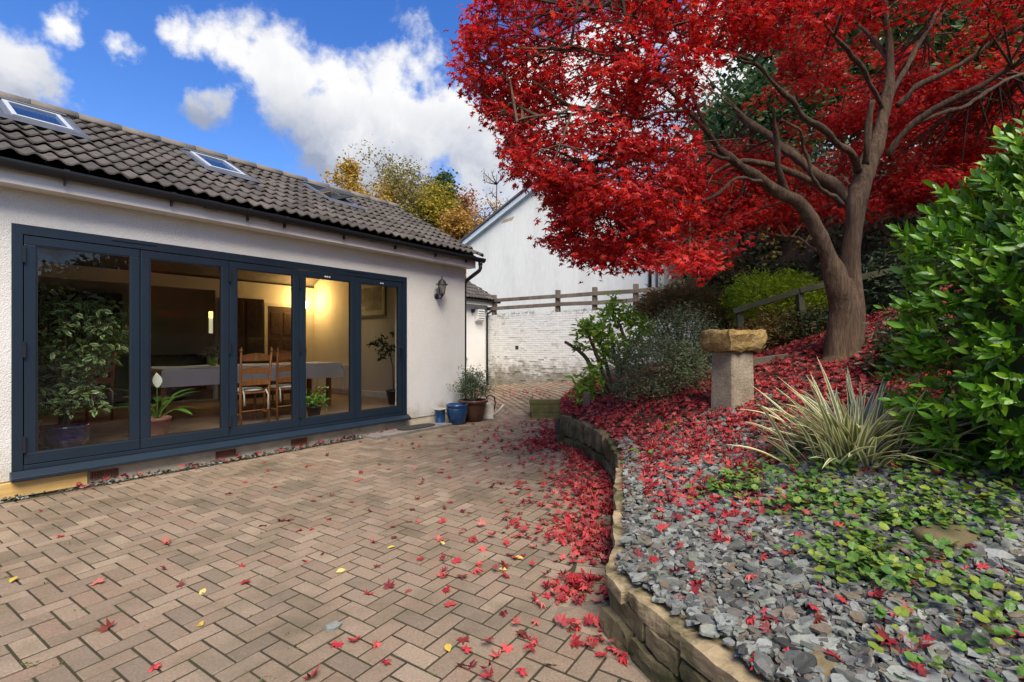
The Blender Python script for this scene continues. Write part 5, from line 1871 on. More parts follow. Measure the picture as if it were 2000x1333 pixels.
for i, (a, b, c) in enumerate(gl):
    o = link("maple_leaf", lm[i % len(lm)])
    s_ = random.uniform(0.75, 1.1)
    fl = random.random() < 0.35
    o.location = (a, b, c + (0.014 if fl else 0.008))
    o.rotation_euler = (random.gauss(0, 0.25) + (math.pi if fl else 0), random.gauss(0, 0.25), random.uniform(0, 6.28))
    o.scale = (s_, s_, s_)
    tag(o, "single fallen red maple leaf lying on the brick patio", "leaf", "red leaves scattered over the patio")
# a few yellow leaves
M_yleaf = mat_rnd("yellow_leaf", [(0.50, 0.36, 0.05), (0.62, 0.46, 0.10), (0.55, 0.48, 0.20)], 0.6, 0.2)
yt = leaf_tmpl(0.6, 3, 0.15, 0.1)
ym_ = np_mesh("yellow_leaf", yt[0] * 0.06, yt[1], M_yleaf, {'rnd': np.zeros(len(yt[0]))})
for (u, v) in ((657, 1121), (400, 1153), (20, 1141), (878, 1277), (990, 1117), (772, 1070), (396, 1225), (1005, 1092), (860, 1060)):
    q = cast(u, v, patio_h)
    o = link("yellow_leaf", ym_)
    o.location = q + Vector((0, 0, 0.008)); o.rotation_euler = (random.gauss(0, .2), random.gauss(0, .2), random.uniform(0, 6.28))
    tag(o, "small yellow leaf lying on the brick patio", "leaf", "yellow leaves on the patio")
q = cast(650, 1229, patio_h)
sc = Scatter(); sc.add(chips[3], np.array([[0, 0, 0.012]]), np.eye(3)[None], np.array([0.085]), np.array([0.6]))
o = link("slate_chip", sc.mesh("slate_chip", M_slatechip)); o.location = q; o.rotation_euler = (0.2, 0.1, 0.8)
tag(o, "single grey slate chip lying out on the patio", "slate chip")

# moss and weeds in the paver joints
M_jmoss = mat_rnd("joint_moss", [(0.055, 0.075, 0.016), (0.08, 0.10, 0.02), (0.10, 0.12, 0.03)], 0.95, 0.1)
sc = Scatter()
cs = []
for _ in range(800):
    i, j = rng.integers(-40, 50), rng.integers(-40, 40)
    if rng.random() < 0.5:
        q = org + pa * (i * PW) + pb * ((j + rng.random()) * PW)
    else:
        q = org + pa * ((i + rng.random()) * PW) + pb * (j * PW)
    if 1.2 < q[1] < 5.5 and poly_dist(q[0], q[1], BORDER) < -0.3 and toH(*q)[1] < -0.3 and mn.noise(Vector((q[0] * 1.3, q[1] * 1.3, 3.0))) > -0.05:
        cs.append((q[0], q[1], -0.003))
foliage(sc, diamond_tmpl(0.6), cs, 0.012, 18, 0.011, 0.3, 0.2)
tag(link("joint_moss", sc.mesh("joint_moss", M_jmoss)), "tufts of moss growing in the joints of the patio", "moss", kind="stuff")

# ground cover
def round_tmpl(n=11):
    a = np.linspace(-2.6, 2.6, n)
    V = [(0, 0, 0)] + [(0.48 * math.sin(q) * (1 - 0.16 * (i % 2)), 0.42 + 0.48 * math.cos(q) * (1 - 0.16 * (i % 2)), 0.07 * abs(math.sin(q * 1.5))) for i, q in enumerate(a)] + [(0, 0.40, -0.03)]
    c = n + 1
    T = [(c, i + 1, i) for i in range(1, n)] + [(c, 1, 0), (c, 0, n)]
    return np.array(V), np.array(T)


M_cover = mat_rnd("ground_cover_leaf", [(0.04, 0.11, 0.018), (0.07, 0.165, 0.025), (0.11, 0.22, 0.03), (0.05, 0.13, 0.03), (0.22, 0.28, 0.03), (0.03, 0.08, 0.02)], 0.5, 0.25, 0, 0, 0.15, 30)
poly_gc = [(1360, 960), (1480, 930), (1500, 890), (1700, 880), (1900, 900), (1990, 950), (1990, 1050), (1900, 1020), (1780, 1060), (1760, 1170), (1640, 1130), (1600, 1060), (1560, 1000), (1360, 985)]
pts = []
while len(pts) < 84:
    u, v = rng.uniform(1340, 2000), rng.uniform(870, 1180)
    if inside(u, v, poly_gc):
        pts.append((u, v))
pts += [(1390, 965), (1420, 958), (1450, 960), (1480, 955), (1640, 1085), (1680, 1110), (1700, 1140), (1650, 1120), (1600, 1040), (1850, 1110), (1900, 1150), (1880, 1160), (1790, 1200), (1260, 895), (1310, 840), (1700, 800), (1940, 1290), (1960, 1240), (1800, 1310)]
sc = Scatter()
rt = round_tmpl()
for (u, v) in pts:
    c = cast(u, v)
    n_ = int(rng.integers(10, 26))
    rad = rng.uniform(0.05, 0.12)
    x = c.x + rng.normal(size=n_) * rad; y = c.y + rng.normal(size=n_) * rad
    z = bed_h(x, y) + rng.uniform(0.03, 0.085, n_)
    nn = rng.normal(size=(n_, 3)) * 0.35 + [0, -0.15, 1]
    sc.add(rt, np.c_[x, y, z], frames(nn, rng.uniform(0, 6.28, n_)), rng.uniform(0.020, 0.054, n_), rng.random(n_))
tag(link("ground_cover", sc.mesh("ground_cover", M_cover)), "creeping round-leaved green plants spreading over the slate", "ground cover", kind="stuff")

# ================================================================== GARDEN: variegated clump
M_blade = mat_rnd("variegated_blade", [(0.15, 0.20, 0.07), (0.19, 0.24, 0.08), (0.24, 0.26, 0.09), (0.16, 0.21, 0.09)], 0.5, 0.2, 0, 0, 0.12, 25, 0.4, edge=((0.80, 0.74, 0.46), 0.42))


def blade_tmpl(L_, arch, w, seed, lean):
    rows = 9
    V, A = [], []
    r = np.random.default_rng(seed)
    ang, x, z = lean, 0.0, 0.0
    tw = r.uniform(-0.5, 0.5)
    for i in range(rows + 1):
        s_ = i / rows
        hwid = w * 0.5 * min(1.0, 0.45 + s_ * 2.0) * (1 - max(0, (s_ - 0.45) / 0.55) ** 1.6)
        cz, sz = math.cos(tw * s_), math.sin(tw * s_)
        for q, a in ((-1, 1.0), (-0.45, 0.25), (0.45, 0.25), (1, 1.0)):
            V.append((q * hwid * cz, x, z + abs(q) * hwid * 0.35 + q * hwid * sz))
            A.append(a)
        ang -= arch / rows
        x += math.cos(ang) * L_ / rows
        z += math.sin(ang) * L_ / rows
    T = []
    for i in range(rows):
        for q in range(3):
            a = 4 * i + q
            T += [(a, a + 1, a + 5), (a, a + 5, a + 4)]
    return np.array(V), np.array(T), np.array(A)


c0 = cast(1672, 893)
vg = empty("variegated_flax_clump", c0)
tag(vg, "spiky clump of cream-striped strap leaves below the red maple", "plant")
bm = []
for i in range(14):
    tm = blade_tmpl(random.uniform(0.50, 0.78), random.uniform(0.3, 1.3), random.uniform(0.026, 0.042), i, random.uniform(0.50, 1.40))
    bm.append(np_mesh("blade", tm[0], tm[1], M_blade, {'rnd': np.zeros(len(tm[0])), 'across': tm[2]}, True))
for i in range(295):
    a = rng.uniform(0, 2 * math.pi)
    r_ = abs(rng.normal()) * 0.12
    s_ = rng.uniform(0.6, 1.05)
    x, y = r_ * math.cos(a) * 1.35, r_ * math.sin(a)
    z = float(bed_h(c0.x + x, c0.y + y)) - c0.z
    part("blade", bm[i % 14], vg, (x, y, z - 0.01), (rng.normal() * 0.12, rng.normal() * 0.12, a - math.pi / 2 + rng.normal() * 0.35), (1, s_, s_))

# ================================================================== GARDEN: laurel on the right
M_ivy = mat_rnd("ivy_leaf", [(0.016, 0.034, 0.014), (0.028, 0.056, 0.020), (0.040, 0.074, 0.026), (0.022, 0.048, 0.022), (0.06, 0.085, 0.03)], 0.5, 0.12, 0, 0, 0.2, 6)
M_laurel = mat_rnd("laurel_leaf", [(0.050, 0.150, 0.006), (0.095, 0.25, 0.010), (0.15, 0.34, 0.014), (0.065, 0.19, 0.008), (0.24, 0.42, 0.02), (0.08, 0.22, 0.02), (0.035, 0.10, 0.012), (0.12, 0.26, 0.03)], 0.36, 0.25, 0, 0, 0.2, 12, 0.45)
LC, LR = np.array([3.36, 2.80, 1.36]), np.array([0.97, 0.90, 1.32])
lb = empty("laurel_bush", (LC[0], LC[1], float(bed_h(LC[0], LC[1]))))
tag(lb, "big glossy green laurel bush at the right-hand edge", "bush")
dirs = unit(3000, 0.1)
dirs = dirs[(dirs[:, 1] < 0.55) & (dirs[:, 2] > -0.93)]
rad = np.array([1 + 0.15 * mn.noise(Vector(tuple(d * 2.6))) + 0.10 * mn.noise(Vector(tuple(d * 6))) for d in dirs])
rad *= 1 + np.where(rng.random(len(dirs)) < 0.3, rng.uniform(0, 0.07, len(dirs)), -rng.uniform(0, 0.08, len(dirs)))
tipsP = LC + dirs * LR * rad[:, None]
ltm = leaf_tmpl(0.36, 5, 0.10, 0.18)
recs = []                                          # position, direction, normal, size
for tpos, d in zip(tipsP, dirs):
    sd_ = d * np.array([1, 1, 0.8]) + np.array([0, 0, 0.32])
    sd_ /= np.linalg.norm(sd_)
    x_ = np.cross(sd_, [0, 0, 1.0]); x_ /= np.linalg.norm(x_) + 1e-6
    y_ = np.cross(x_, sd_)
    n_ = random.randint(6, 9)
    for q in range(n_):
        a = q * 2.4 + random.random()
        open_ = 0.35 + 0.75 * (q / n_)
        ld = sd_ * math.cos(open_) + (x_ * math.cos(a) + y_ * math.sin(a)) * math.sin(open_)
        base = tpos - sd_ * (0.02 + 0.14 * q / n_)
        nn = sd_ + rng.normal(size=3) * 0.2
        recs.append((base, ld, nn, random.uniform(0.045, 0.105)))
# deeper, darker leaves inside so that the bush is not hollow
ind = unit(3200, 0.0)
for d in ind[(ind[:, 1] < 0.6)]:
    p_ = LC + d * LR * rng.uniform(0.62, 0.9)
    recs.append((p_, unit(1)[0], np.array([0, 0, 1.0]) + rng.normal(size=3) * 0.4, random.uniform(0.08, 0.12)))
BP = np.array([r[0] for r in recs]); BD = np.array([r[1] for r in recs]); BN = np.array([r[2] for r in recs]); BS = np.array([r[3] for r in recs])
BR = dframes(BD, BN)
okz = BP[:, 2] > bed_h(BP[:, 0], BP[:, 1]) + 0.03
BP, BR, BS, BD = BP[okz], BR[okz], BS[okz], BD[okz]
uu, vv = project(BP)
outer = np.linalg.norm((BP - LC) / LR, axis=1)
score = np.where((uu < 2010) & (uu > 1650) & (vv > 180) & (vv < 1340) & (outer > 0.93), BS / np.linalg.norm(BP - [0, 0, EYE], axis=1), 0)
top = np.argsort(-score)[:300]
me_l = np_mesh("leaf", ltm[0], ltm[1], M_laurel, {'rnd': np.zeros(len(ltm[0])), 'across': ltm[2]}, True)
lloc = np.array(lb.location)
for i in top:
    M4 = Matrix(tuple(tuple(r) for r in BR[i])).to_4x4() @ Matrix.Scale(float(BS[i]), 4)
    M4.translation = Vector(BP[i] - lloc)
    part("leaf", me_l, lb, mat4=M4)
rest = np.setdiff1d(np.arange(len(BP)), top)
sc = Scatter()
sc.add(ltm, BP[rest] - lloc, BR[rest], BS[rest], rng.random(len(rest)))
tag(link("foliage", sc.mesh("foliage", M_laurel, True), lb), kind="stuff")
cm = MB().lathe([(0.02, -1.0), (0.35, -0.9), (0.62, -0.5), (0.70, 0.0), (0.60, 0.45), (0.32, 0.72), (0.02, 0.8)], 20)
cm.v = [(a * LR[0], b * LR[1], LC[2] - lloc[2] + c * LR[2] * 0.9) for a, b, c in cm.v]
cm.build("shaded_heart", M_ivy, lb, True)  # added solid core, dark colour stands in for shade inside the bush
M_twig = mat_noise("twig_bark", [((0.05, 0.035, 0.02), 0.3), ((0.10, 0.07, 0.04), 0.7)], 20, 0.9, 0.3, 60)
tw = MB()
base0 = LC - np.array([0, 0, LC[2] - lloc[2]])
for i in range(0, len(tipsP), 16):
    a = base0 + np.array([rng.normal() * 0.12, rng.normal() * 0.12, 0]); b = tipsP[i]
    m_ = a * 0.45 + b * 0.55 + np.array([0, 0, 0.1])
    tw.tube([tuple(a - lloc), tuple(m_ - lloc), tuple(b - lloc)], [0.016, 0.009, 0.003], 5)
tw.build("branches", M_twig, lb)

# ================================================================== GARDEN: shrubs on the slope
def shrub(name, label, cat, cpx, depth, rpx, n, per, tmpl, size, mat, hollow=0.35, spread=None, up=0.3, base=None, stems=14, extra=None, flat=1.0, lower=-1.0):
    """a bush filling an ellipsoid; cpx and rpx are its middle and half sizes as they appear at that depth"""
    c = np.array(at(cpx[0], cpx[1], depth))
    r = np.array([rpx[0] * depth / F, rpx[0] * depth / F * 0.8, rpx[1] * depth / F])
    zb_ = float(bed_h(c[0], c[1])) if base is None else base
    o = empty(name, (c[0], c[1], zb_))
    tag(o, label, cat)
    d = unit(n, 0.15)
    d = d[d[:, 2] > lower]
    rad = rng.uniform(hollow, 1.0, len(d)) ** 0.6
    bump_ = np.array([1 + 0.22 * mn.noise(Vector(tuple(q * 2.2 + c))) for q in d])
    P = c + d * r * (rad * bump_)[:, None]
    P = P[P[:, 2] > zb_ + 0.02]
    sc = Scatter()
    foliage(sc, tmpl, P - [c[0], c[1], zb_], spread or size * 0.8, per, size, up, flat, outward=0.35, mid=(0, 0, max(0, c[2] - zb_) - r[2] * 0.5))
    link("foliage", sc.mesh("foliage", mat), o)
    tw = MB()
    for i in range(min(stems, len(P))):
        b = P[rng.integers(0, len(P))] - [c[0], c[1], zb_]
        a = np.array([rng.normal() * 0.05, rng.normal() * 0.05, -0.03])
        m_ = a * 0.5 + b * 0.5 + rng.normal(size=3) * 0.05
        tw.tube([tuple(a), tuple(m_), tuple(b)], [0.012, 0.008, 0.003], 5)
    tw.build("stems", M_twig, o)
    return o


M_grn = mat_rnd("small_dark_leaf", [(0.070, 0.115, 0.048), (0.11, 0.165, 0.068), (0.155, 0.205, 0.10), (0.18, 0.10, 0.07)], 0.6, 0.15, 0, 0, 0.2, 8)
M_heath = mat_rnd("heath_leaf", [(0.15, 0.145, 0.035), (0.24, 0.17, 0.045), (0.26, 0.08, 0.035), (0.14, 0.165, 0.045), (0.29, 0.18, 0.065)], 0.7, 0.2, 0, 0, 0.2, 8)
M_lime = mat_rnd("lime_leaf", [(0.30, 0.42, 0.015), (0.38, 0.52, 0.02), (0.44, 0.56, 0.03), (0.24, 0.36, 0.02)], 0.5, 0.42, 0, 0, 0.15, 8)
M_rhodo = mat_rnd("rhododendron_leaf", [(0.17, 0.31, 0.03), (0.26, 0.43, 0.045), (0.34, 0.50, 0.06), (0.19, 0.34, 0.04)], 0.4, 0.25, 0, 0, 0.12, 8)
small = leaf_tmpl(0.32, 2, 0.1, 0.15)
needle = diamond_tmpl(0.16)
ds = cast(1290, 800).y
shrub("dark_evergreen_shrub", "rounded dark small-leaved shrub flecked with red leaves beside the stone pillar", "shrub", (1288, 728), ds + 0.55, (104, 76), 1400, 9, small, 0.040, M_grn, 0.4, 0.05, 0.3)
shrub("dark_evergreen_shrub", "taller dark twiggy shrub between the pruned shrub and the stone pillar", "shrub", (1335, 665), ds + 1.2, (75, 62), 700, 9, small, 0.042, M_grn, 0.3, 0.06, 0.3)
shrub("heath_shrub", "broad bronze-tipped heath with bare twigs below, in front of the painted wall", "shrub", (1335, 612), 8.6, (96, 46), 1300, 12, needle, 0.10, M_heath, 0.45, 0.06, -0.3, stems=60, lower=-0.25)
shrub("lime_azalea", "bright lime-green shrub beside the sloping handrail", "shrub", (1512, 592), 7.9, (100, 58), 1300, 8, small, 0.062, M_lime, 0.5, 0.06, 0.4)
shrub("lime_azalea", "dull green-brown shrub under the handrail next to the trunk", "shrub", (1535, 655), 7.35, (112, 50), 900, 8, small, 0.055, M_heath, 0.4, 0.07, 0.4)
shrub("fuchsia_bush", "dusky green straggling bush in front of the honey stone wall", "shrub", (1400, 560), 9.6, (70, 45), 420, 8, small, 0.075, M_heath, 0.4, 0.10, 0.3)
shrub("dark_undergrowth_shrub", "dark ivy-leaved undergrowth just right of the maple trunk", "shrub", (1760, 590), 6.7, (105, 95), 900, 9, small, 0.075, M_ivy, 0.4, 0.08, 0.3)
shrub("dark_undergrowth_shrub", "dark green undergrowth below the handrail between the lime shrub and the trunk", "shrub", (1590, 655), 6.9, (60, 48), 500, 8, small, 0.06, M_ivy, 0.4, 0.06, 0.3)
shrub("dark_undergrowth_shrub", "dark leafy shrub at the foot of the laurel behind the striped clump", "shrub", (1790, 690), 4.6, (75, 75), 500, 8, small, 0.06, M_ivy, 0.4, 0.06, 0.3)

# pruned rhododendron: bare limbs with rosettes of leaves
cb = cast(1190, 778)
dz = cb.y
rh = empty("pruned_rhododendron", cb)
tag(rh, "hard-pruned shrub with bare limbs and bright green leaf rosettes", "shrub")
stems_ = [[(1192, 776, 0), (1172, 745, -.05), (1146, 702, -.15), (1129, 684, -.2), (1103, 668, -.25)], [(1129, 684, -.2), (1133, 672, -.2)],
          [(1196, 776, 0), (1180, 735, -.1), (1163, 690, -.2), (1150, 655, -.25)], [(1198, 776, .1), (1190, 730, .1), (1178, 690, .05), (1163, 655, .1)],
          [(1205, 775, .1), (1216, 730, .15), (1224, 690, .2), (1216, 650, .2), (1205, 622, .2)], [(1222, 700, .15), (1240, 668, .2), (1256, 640, .2)], [(1200, 776, 0), (1205, 720, -.1), (1196, 670, -.15)],
          [(1186, 776, -.1), (1160, 765, -.2), (1140, 752, -.3)], [(1216, 730, .15), (1200, 690, .3), (1190, 640, .35)]]
tw = MB(); ros = []
for sp in stems_:
    pts3 = [at(u, v, dz + d) - cb for u, v, d in sp]
    fine_ = []
    for a, b in zip(pts3[:-1], pts3[1:]):
        for q in range(3):
            fine_.append(a.lerp(b, q / 3) + Vector(rng.normal(size=3) * 0.008))
    fine_.append(pts3[-1])
    tw.tube(fine_, list(np.linspace(0.042 if len(sp) > 3 else 0.03, 0.022, len(fine_))), 8)
tw.build("stems", mat_noise("pruned_bark", [((0.06, 0.042, 0.028), 0.3), ((0.13, 0.095, 0.065), 0.7)], 12, 0.9, 0.5, 60, coord='World'), rh, True)
sc = Scatter()
for (u, v, d) in ((1133, 668, -.2), (1147, 640, -.25), (1162, 632, -.1), (1150, 650, -.2), (1172, 640, .1), (1196, 605, .2), (1212, 598, .2), (1225, 612, .25), (1205, 622, .2), (1186, 625, .3), (1238, 655, .2), (1256, 632, .2), (1262, 650, .25), (1180, 692, -.1), (1205, 668, -.15),
                 (1190, 700, 0), (1215, 690, .1), (1165, 745, -.2), (1138, 750, -.3), (1150, 765, -.3), (1235, 690, .2), (1190, 660, .1), (1245, 665, .1), (1172, 665, .1), (1198, 640, .3), (1168, 725, -.2), (1142, 778, -.3), (1225, 640, .3)):
    c = at(u, v, dz + d) - cb
    foliage(sc, leaf_tmpl(0.38, 3, 0.1, 0.2), [tuple(c + Vector(rng.normal(size=3) * 0.06)) for _ in range(6)], 0.04, 10, 0.11, 0.4, outward=0.3, mid=tuple(c - Vector((0, 0, 0.1))))
link("foliage", sc.mesh("foliage", M_rhodo, True), rh)

# handrail beside the steps
hr = empty("timber_handrail", at(1500, 640, 7.0))
tag(hr, "grey-green sloping timber handrail running behind the maple trunk", "handrail")
o0 = hr.location
M_grnwood = mat_noise("algae_timber", [((0.055, 0.06, 0.03), 0.3), ((0.10, 0.10, 0.055), 0.6), ((0.14, 0.13, 0.085), 0.8)], 4, 0.9, 0.3, 50, coord='World')
MB().bar(at(1446, 668, 7.3) - o0, at(1444, 600, 7.3) - o0, 0.085, 0.085).build("post", M_grnwood, hr, bevel=0.008)
MB().bar(at(1572, 700, 6.9) - o0, at(1562, 574, 6.9) - o0, 0.085, 0.085).build("post", M_grnwood, hr, bevel=0.008)
MB().bar(at(1432, 609, 7.3) - o0, at(1562, 569, 6.88) - o0, 0.07, 0.085).build("rail", M_grnwood, hr, bevel=0.01)
MB().bar(at(1562, 568, 6.87) - o0, at(1770, 524, 6.35) - o0, 0.07, 0.085).build("rail", M_grnwood, hr, bevel=0.01)
lg_ = empty("step_board", at(1560, 690, 6.4))
lg_.location = cast(1545, 695)
tag(lg_, "low timber step edge half buried in leaves beside the trunk", "timber")
MB().bar((-0.5, 0.05, -0.09), (0.5, -0.05, 0.05), 0.05, 0.10).build("board", M_oldwood, lg_, bevel=0.01)

# ivy-clad bank behind
iv = empty("ivy_bank", (6.3, 10.2, 1.5))
tag(iv, "dark ivy-covered bank behind the maple and handrail", "hedge")
V, T = [], []
nu, nv = 60, 24
for j in range(nv + 1):
    for i in range(nu + 1):
        a, b = i / nu, j / nv
        x = 3.7 + 9.5 * a
        top_ = 3.9 + 0.5 * math.sin(a * 7) + 2.8 * a
        z = 0.6 + (top_ - 0.6) * math.sin(b * math.pi / 2)
        y = 9.3 - 1.2 * a + 1.6 * (1 - math.cos(b * math.pi / 2)) + 0.35 * mn.noise(Vector((x * 1.1, z * 1.3, 0)))
        V.append((x - 6.3, y - 10.2, z - 1.5))
for j in range(nv):
    for i in range(nu):
        q = j * (nu + 1) + i
        T += [(q, q + 1, q + nu + 2), (q, q + nu + 2, q + nu + 1)]
V = np.array(V)
link("bank", np_mesh("bank", V, np.array(T), M_bed, None, True), iv)
sc = Scatter()
cs = V[rng.integers(0, len(V), 2600)] + rng.normal(size=(2600, 3)) * [0.15, 0.12, 0.12] - [0, 0.12, 0]
foliage(sc, diamond_tmpl(0.8), cs, 0.12, 8, 0.095, 0.15)
link("foliage", sc.mesh("foliage", M_ivy), iv)
sc = Scatter()
yc = [tuple(at(u, v, 9.0)) for u, v in ((1500, 458), (1512, 470), (1505, 490), (1500, 505), (1495, 450), (1420, 545), (1560, 480))]
foliage(sc, diamond_tmpl(0.7), np.array(yc) - [6.3, 10.2, 1.5], 0.07, 9, 0.08, 0.2)
link("yellow_leaves", sc.mesh("yellow_leaves", M_yleaf), iv)

# ================================================================== THE MAPLE
M_bark = mat_noise("maple_bark", [((0.050, 0.030, 0.018), 0.25), ((0.115, 0.074, 0.045), 0.5), ((0.185, 0.128, 0.082), 0.75)], 9.0, 0.95, 1.0, 34, coord='World', stretch=(3.2, 3.2, 0.35), fine=(0.4, 26))
base = cast(1645, 708)
ZD = base.y + 0.15
mp = empty("maple_tree", (base.x, base.y, base.z))
tag(mp, "spreading maple in crimson autumn leaf with twisted brown trunk", "tree")
mo = Vector(mp.location)


def spline(pts, rad, seg=5):
    P = [Vector(p) for p in pts]
    out, ro = [], []
    n = len(P)
    for i in range(n - 1):
        p0, p1, p2, p3 = P[max(i - 1, 0)], P[i], P[i + 1], P[min(i + 2, n - 1)]
        for q in range(seg):
            t = q / seg
            out.append(0.5 * ((2 * p1) + (p2 - p0) * t + (2 * p0 - 5 * p1 + 4 * p2 - p3) * t * t + (3 * p1 - p0 - 3 * p2 + p3) * t ** 3))
            ro.append(rad[i] + (rad[i + 1] - rad[i]) * t)
    out.append(P[-1]); ro.append(rad[-1])
    return out, ro


limbs = [
    ([(1648, 740, 0, 80), (1648, 690, 0, 56), (1651, 640, -.03, 50), (1653, 600, -.02, 44), (1655, 560, .02, 30), (1657, 535, .04, 14)]),
    ([(1636, 735, 0, 84), (1638, 695, 0, 52), (1640, 640, -.05, 43), (1643, 600, -.08, 42), (1637, 560, -.12, 37), (1618, 500, -.15, 30), (1598, 455, -.18, 28), (1565, 405, -.2, 27), (1530, 378, -.25, 24), (1475, 345, -.35, 20), (1430, 310, -.45, 17), (1395, 275, -.55, 13), (1370, 240, -.6, 9)]),
    ([(1662, 735, .1, 78), (1657, 685, .08, 46), (1662, 620, .05, 40), (1662, 570, .05, 36), (1662, 500, .05, 34), (1668, 440, .05, 34), (1672, 390, .05, 36), (1690, 330, .1, 33), (1715, 270, .15, 27), (1728, 215, .2, 22), (1738, 160, .25, 17), (1735, 90, .3, 13), (1725, 20, .35, 10), (1720, -60, .4, 7)]),
    ([(1668, 400, .05, 25), (1630, 365, .2, 23), (1590, 335, .4, 21), (1540, 300, .6, 18), (1500, 265, .8, 14), (1440, 215, 1.0, 9)]),
    ([(1676, 330, .05, 17), (1655, 295, -.1, 15), (1610, 260, -.25, 13), (1565, 222, -.4, 12), (1530, 180, -.5, 10), (1480, 130, -.6, 7), (1430, 95, -.7, 5)]),
    ([(1690, 320, -.05, 15), (1698, 260, -.15, 13), (1704, 195, -.2, 10)]),
    ([(1735, 305, .1, 16), (1760, 265, 0, 15), (1800, 232, -.1, 14), (1860, 200, -.25, 13), (1930, 160, -.4, 12), (2010, 112, -.6, 10), (2100, 60, -.8, 7)]),
    ([(1750, 208, .2, 13), (1800, 170, .1, 12), (1870, 125, 0, 10), (1940, 85, -.1, 9), (2020, 45, -.2, 7)]),
    ([(1736, 190, .2, 12), (1765, 140, .35, 11), (1790, 90, .5, 9), (1825, 40, .6, 7), (1850, -20, .7, 5)]),
    ([(1790, 245, -.05, 9), (1850, 218, .1, 9), (1890, 205, .2, 8), (1950, 165, .3, 7), (2020, 140, .4, 6)]),
    ([(1536, 372, -.25, 14), (1520, 325, -.35, 11), (1514, 270, -.4, 9), (1513, 212, -.5, 7)]),
    ([(1645, 400, 0, 12), (1610, 375, -.2, 9), (1585, 345, -.35, 7), (1578, 300, -.4, 7), (1558, 255, -.5, 6), (1530, 232, -.6, 4)]),
    ([(1640, 380, .3, 13), (1580, 350, .4, 14), (1520, 330, .45, 15), (1450, 318, .5, 13), (1390, 340, .6, 9), (1330, 348, .7, 6), (1260, 352, .7, 4)]),
    ([(1500, 362, -.3, 8), (1440, 352, -.5, 7), (1370, 395, -.6, 6), (1300, 400, -.7, 4)]),
    ([(1430, 310, -.45, 9), (1370, 295, -.7, 7), (1300, 290, -.9, 6), (1220, 300, -1.1, 4), (1140, 320, -1.2, 3)]),
    ([(1395, 275, -.55, 10), (1340, 215, -.8, 9), (1300, 170, -1.0, 8), (1250, 130, -1.2, 6), (1180, 105, -1.4, 4), (1080, 90, -1.5, 3)]),
    ([(1370, 240, -.6, 8), (1345, 175, -.5, 7), (1320, 120, -.4, 6), (1290, 50, -.3, 5), (1270, -30, -.2, 4)]),
    ([(1340, 215, -.8, 7), (1260, 225, -1.1, 6), (1180, 215, -1.3, 5), (1090, 220, -1.5, 4), (1010, 240, -1.6, 3)]),
    ([(1480, 130, -.6, 6), (1400, 90, -.9, 5), (1320, 60, -1.1, 4), (1220, 30, -1.3, 3), (1100, 10, -1.5, 2.5)]),
    ([(1728, 215, .2, 11), (1690, 150, .0, 9), (1650, 90, -.2, 8), (1600, 40, -.4, 6), (1560, -20, -.6, 5)]),
    ([(1735, 120, .3, 10), (1700, 70, .5, 8), (1640, 20, .7, 6), (1580, -40, .9, 5)]),
    ([(1610, 500, .3, 6), (1560, 470, 1.0, 6), (1480, 450, 1.3, 5), (1400, 450, 1.4, 4), (1320, 470, 1.4, 3)]),
]
tr = MB()
skel = []
for lb_ in limbs:
    pts3 = [at(u, v, ZD + d * 1.15) for u, v, d, r in lb_]
    rad = [r * 0.5 * (ZD + d) / F * (1.92 if r > 30 else 1.75) * 0.5 * 1.05 for u, v, d, r in lb_]
    P, rr_ = spline(pts3, rad, 12 if rad[0] > 0.1 else 5)
    P = [p - mo for p in P]
    tr.tube(P, rr_, 18 if rr_[0] > 0.1 else 10)
    for p_, r_ in zip(P, rr_):
        if r_ < 0.075:
            skel.append(tuple(p_ + mo))
# burl where the two stems join
for (u, v, r, d) in ():
    c = at(u, v, ZD + d) - mo
    rr2 = r * ZD / F * 0.66
    tr.tube([c - Vector((0, 0, rr2 * 1.4)), c - Vector((0, 0, rr2 * 0.8)), c, c + Vector((0, 0, rr2 * 0.8)), c + Vector((0, 0, rr2 * 1.4))], [rr2 * 0.3, rr2 * 0.8, rr2, rr2 * 0.8, rr2 * 0.3], 12)
skel = np.array(skel)

outline = [(945, -10), (905, 30), (892, 70), (905, 95), (886, 130), (905, 175), (935, 195), (938, 232), (960, 250), (1000, 275), (965, 300), (985, 330), (1010, 352), (1045, 385), (1065, 405), (1085, 432), (1050, 470), (1100, 500), (1150, 525), (1245, 528), (1300, 512), (1340, 540), (1392, 535), (1430, 495),
           (1480, 470), (1560, 438), (1600, 448), (1625, 420), (1700, 436), (1790, 420), (1850, 395), (1900, 375), (2000, 330), (2400, 250), (2400, -420), (1000, -420)]
pads = []
tries = 0
while len(pads) < 470 and tries < 20000:
    tries += 1
    u, v = rng.uniform(880, 2350), rng.uniform(-400, 540)
    if not inside(u, v, outline):
        continue
    if u > 1420 and v > 40:
        dep = rng.uniform(ZD + 0.7, ZD + 3.2)
    elif u > 1420:
        dep = rng.uniform(ZD - 2.0, ZD + 3.0)
    else:
        dep = rng.uniform(ZD - 2.0, ZD + 1.9)
    c = np.array(at(u, v, dep))
    rh_ = math.hypot(c[0] - base.x, c[1] - base.y)
    if rh_ > 5.0 or c[2] > 8.0 - 0.16 * rh_ * rh_ or (rh_ < 0.9 and c[2] < 3.0):
        continue
    if u < 1300 and v > 330 and rng.random() < 0.0:
        continue
    # the middle of the crown is thinner so that limbs show
    if 1430 < u < 1720 and 60 < v < 400 and rng.random() < 0.25:
        continue
    if 1280 < u < 1480 and 30 < v < 250 and rng.random() < 0.45:
        continue
    pads.append(c)
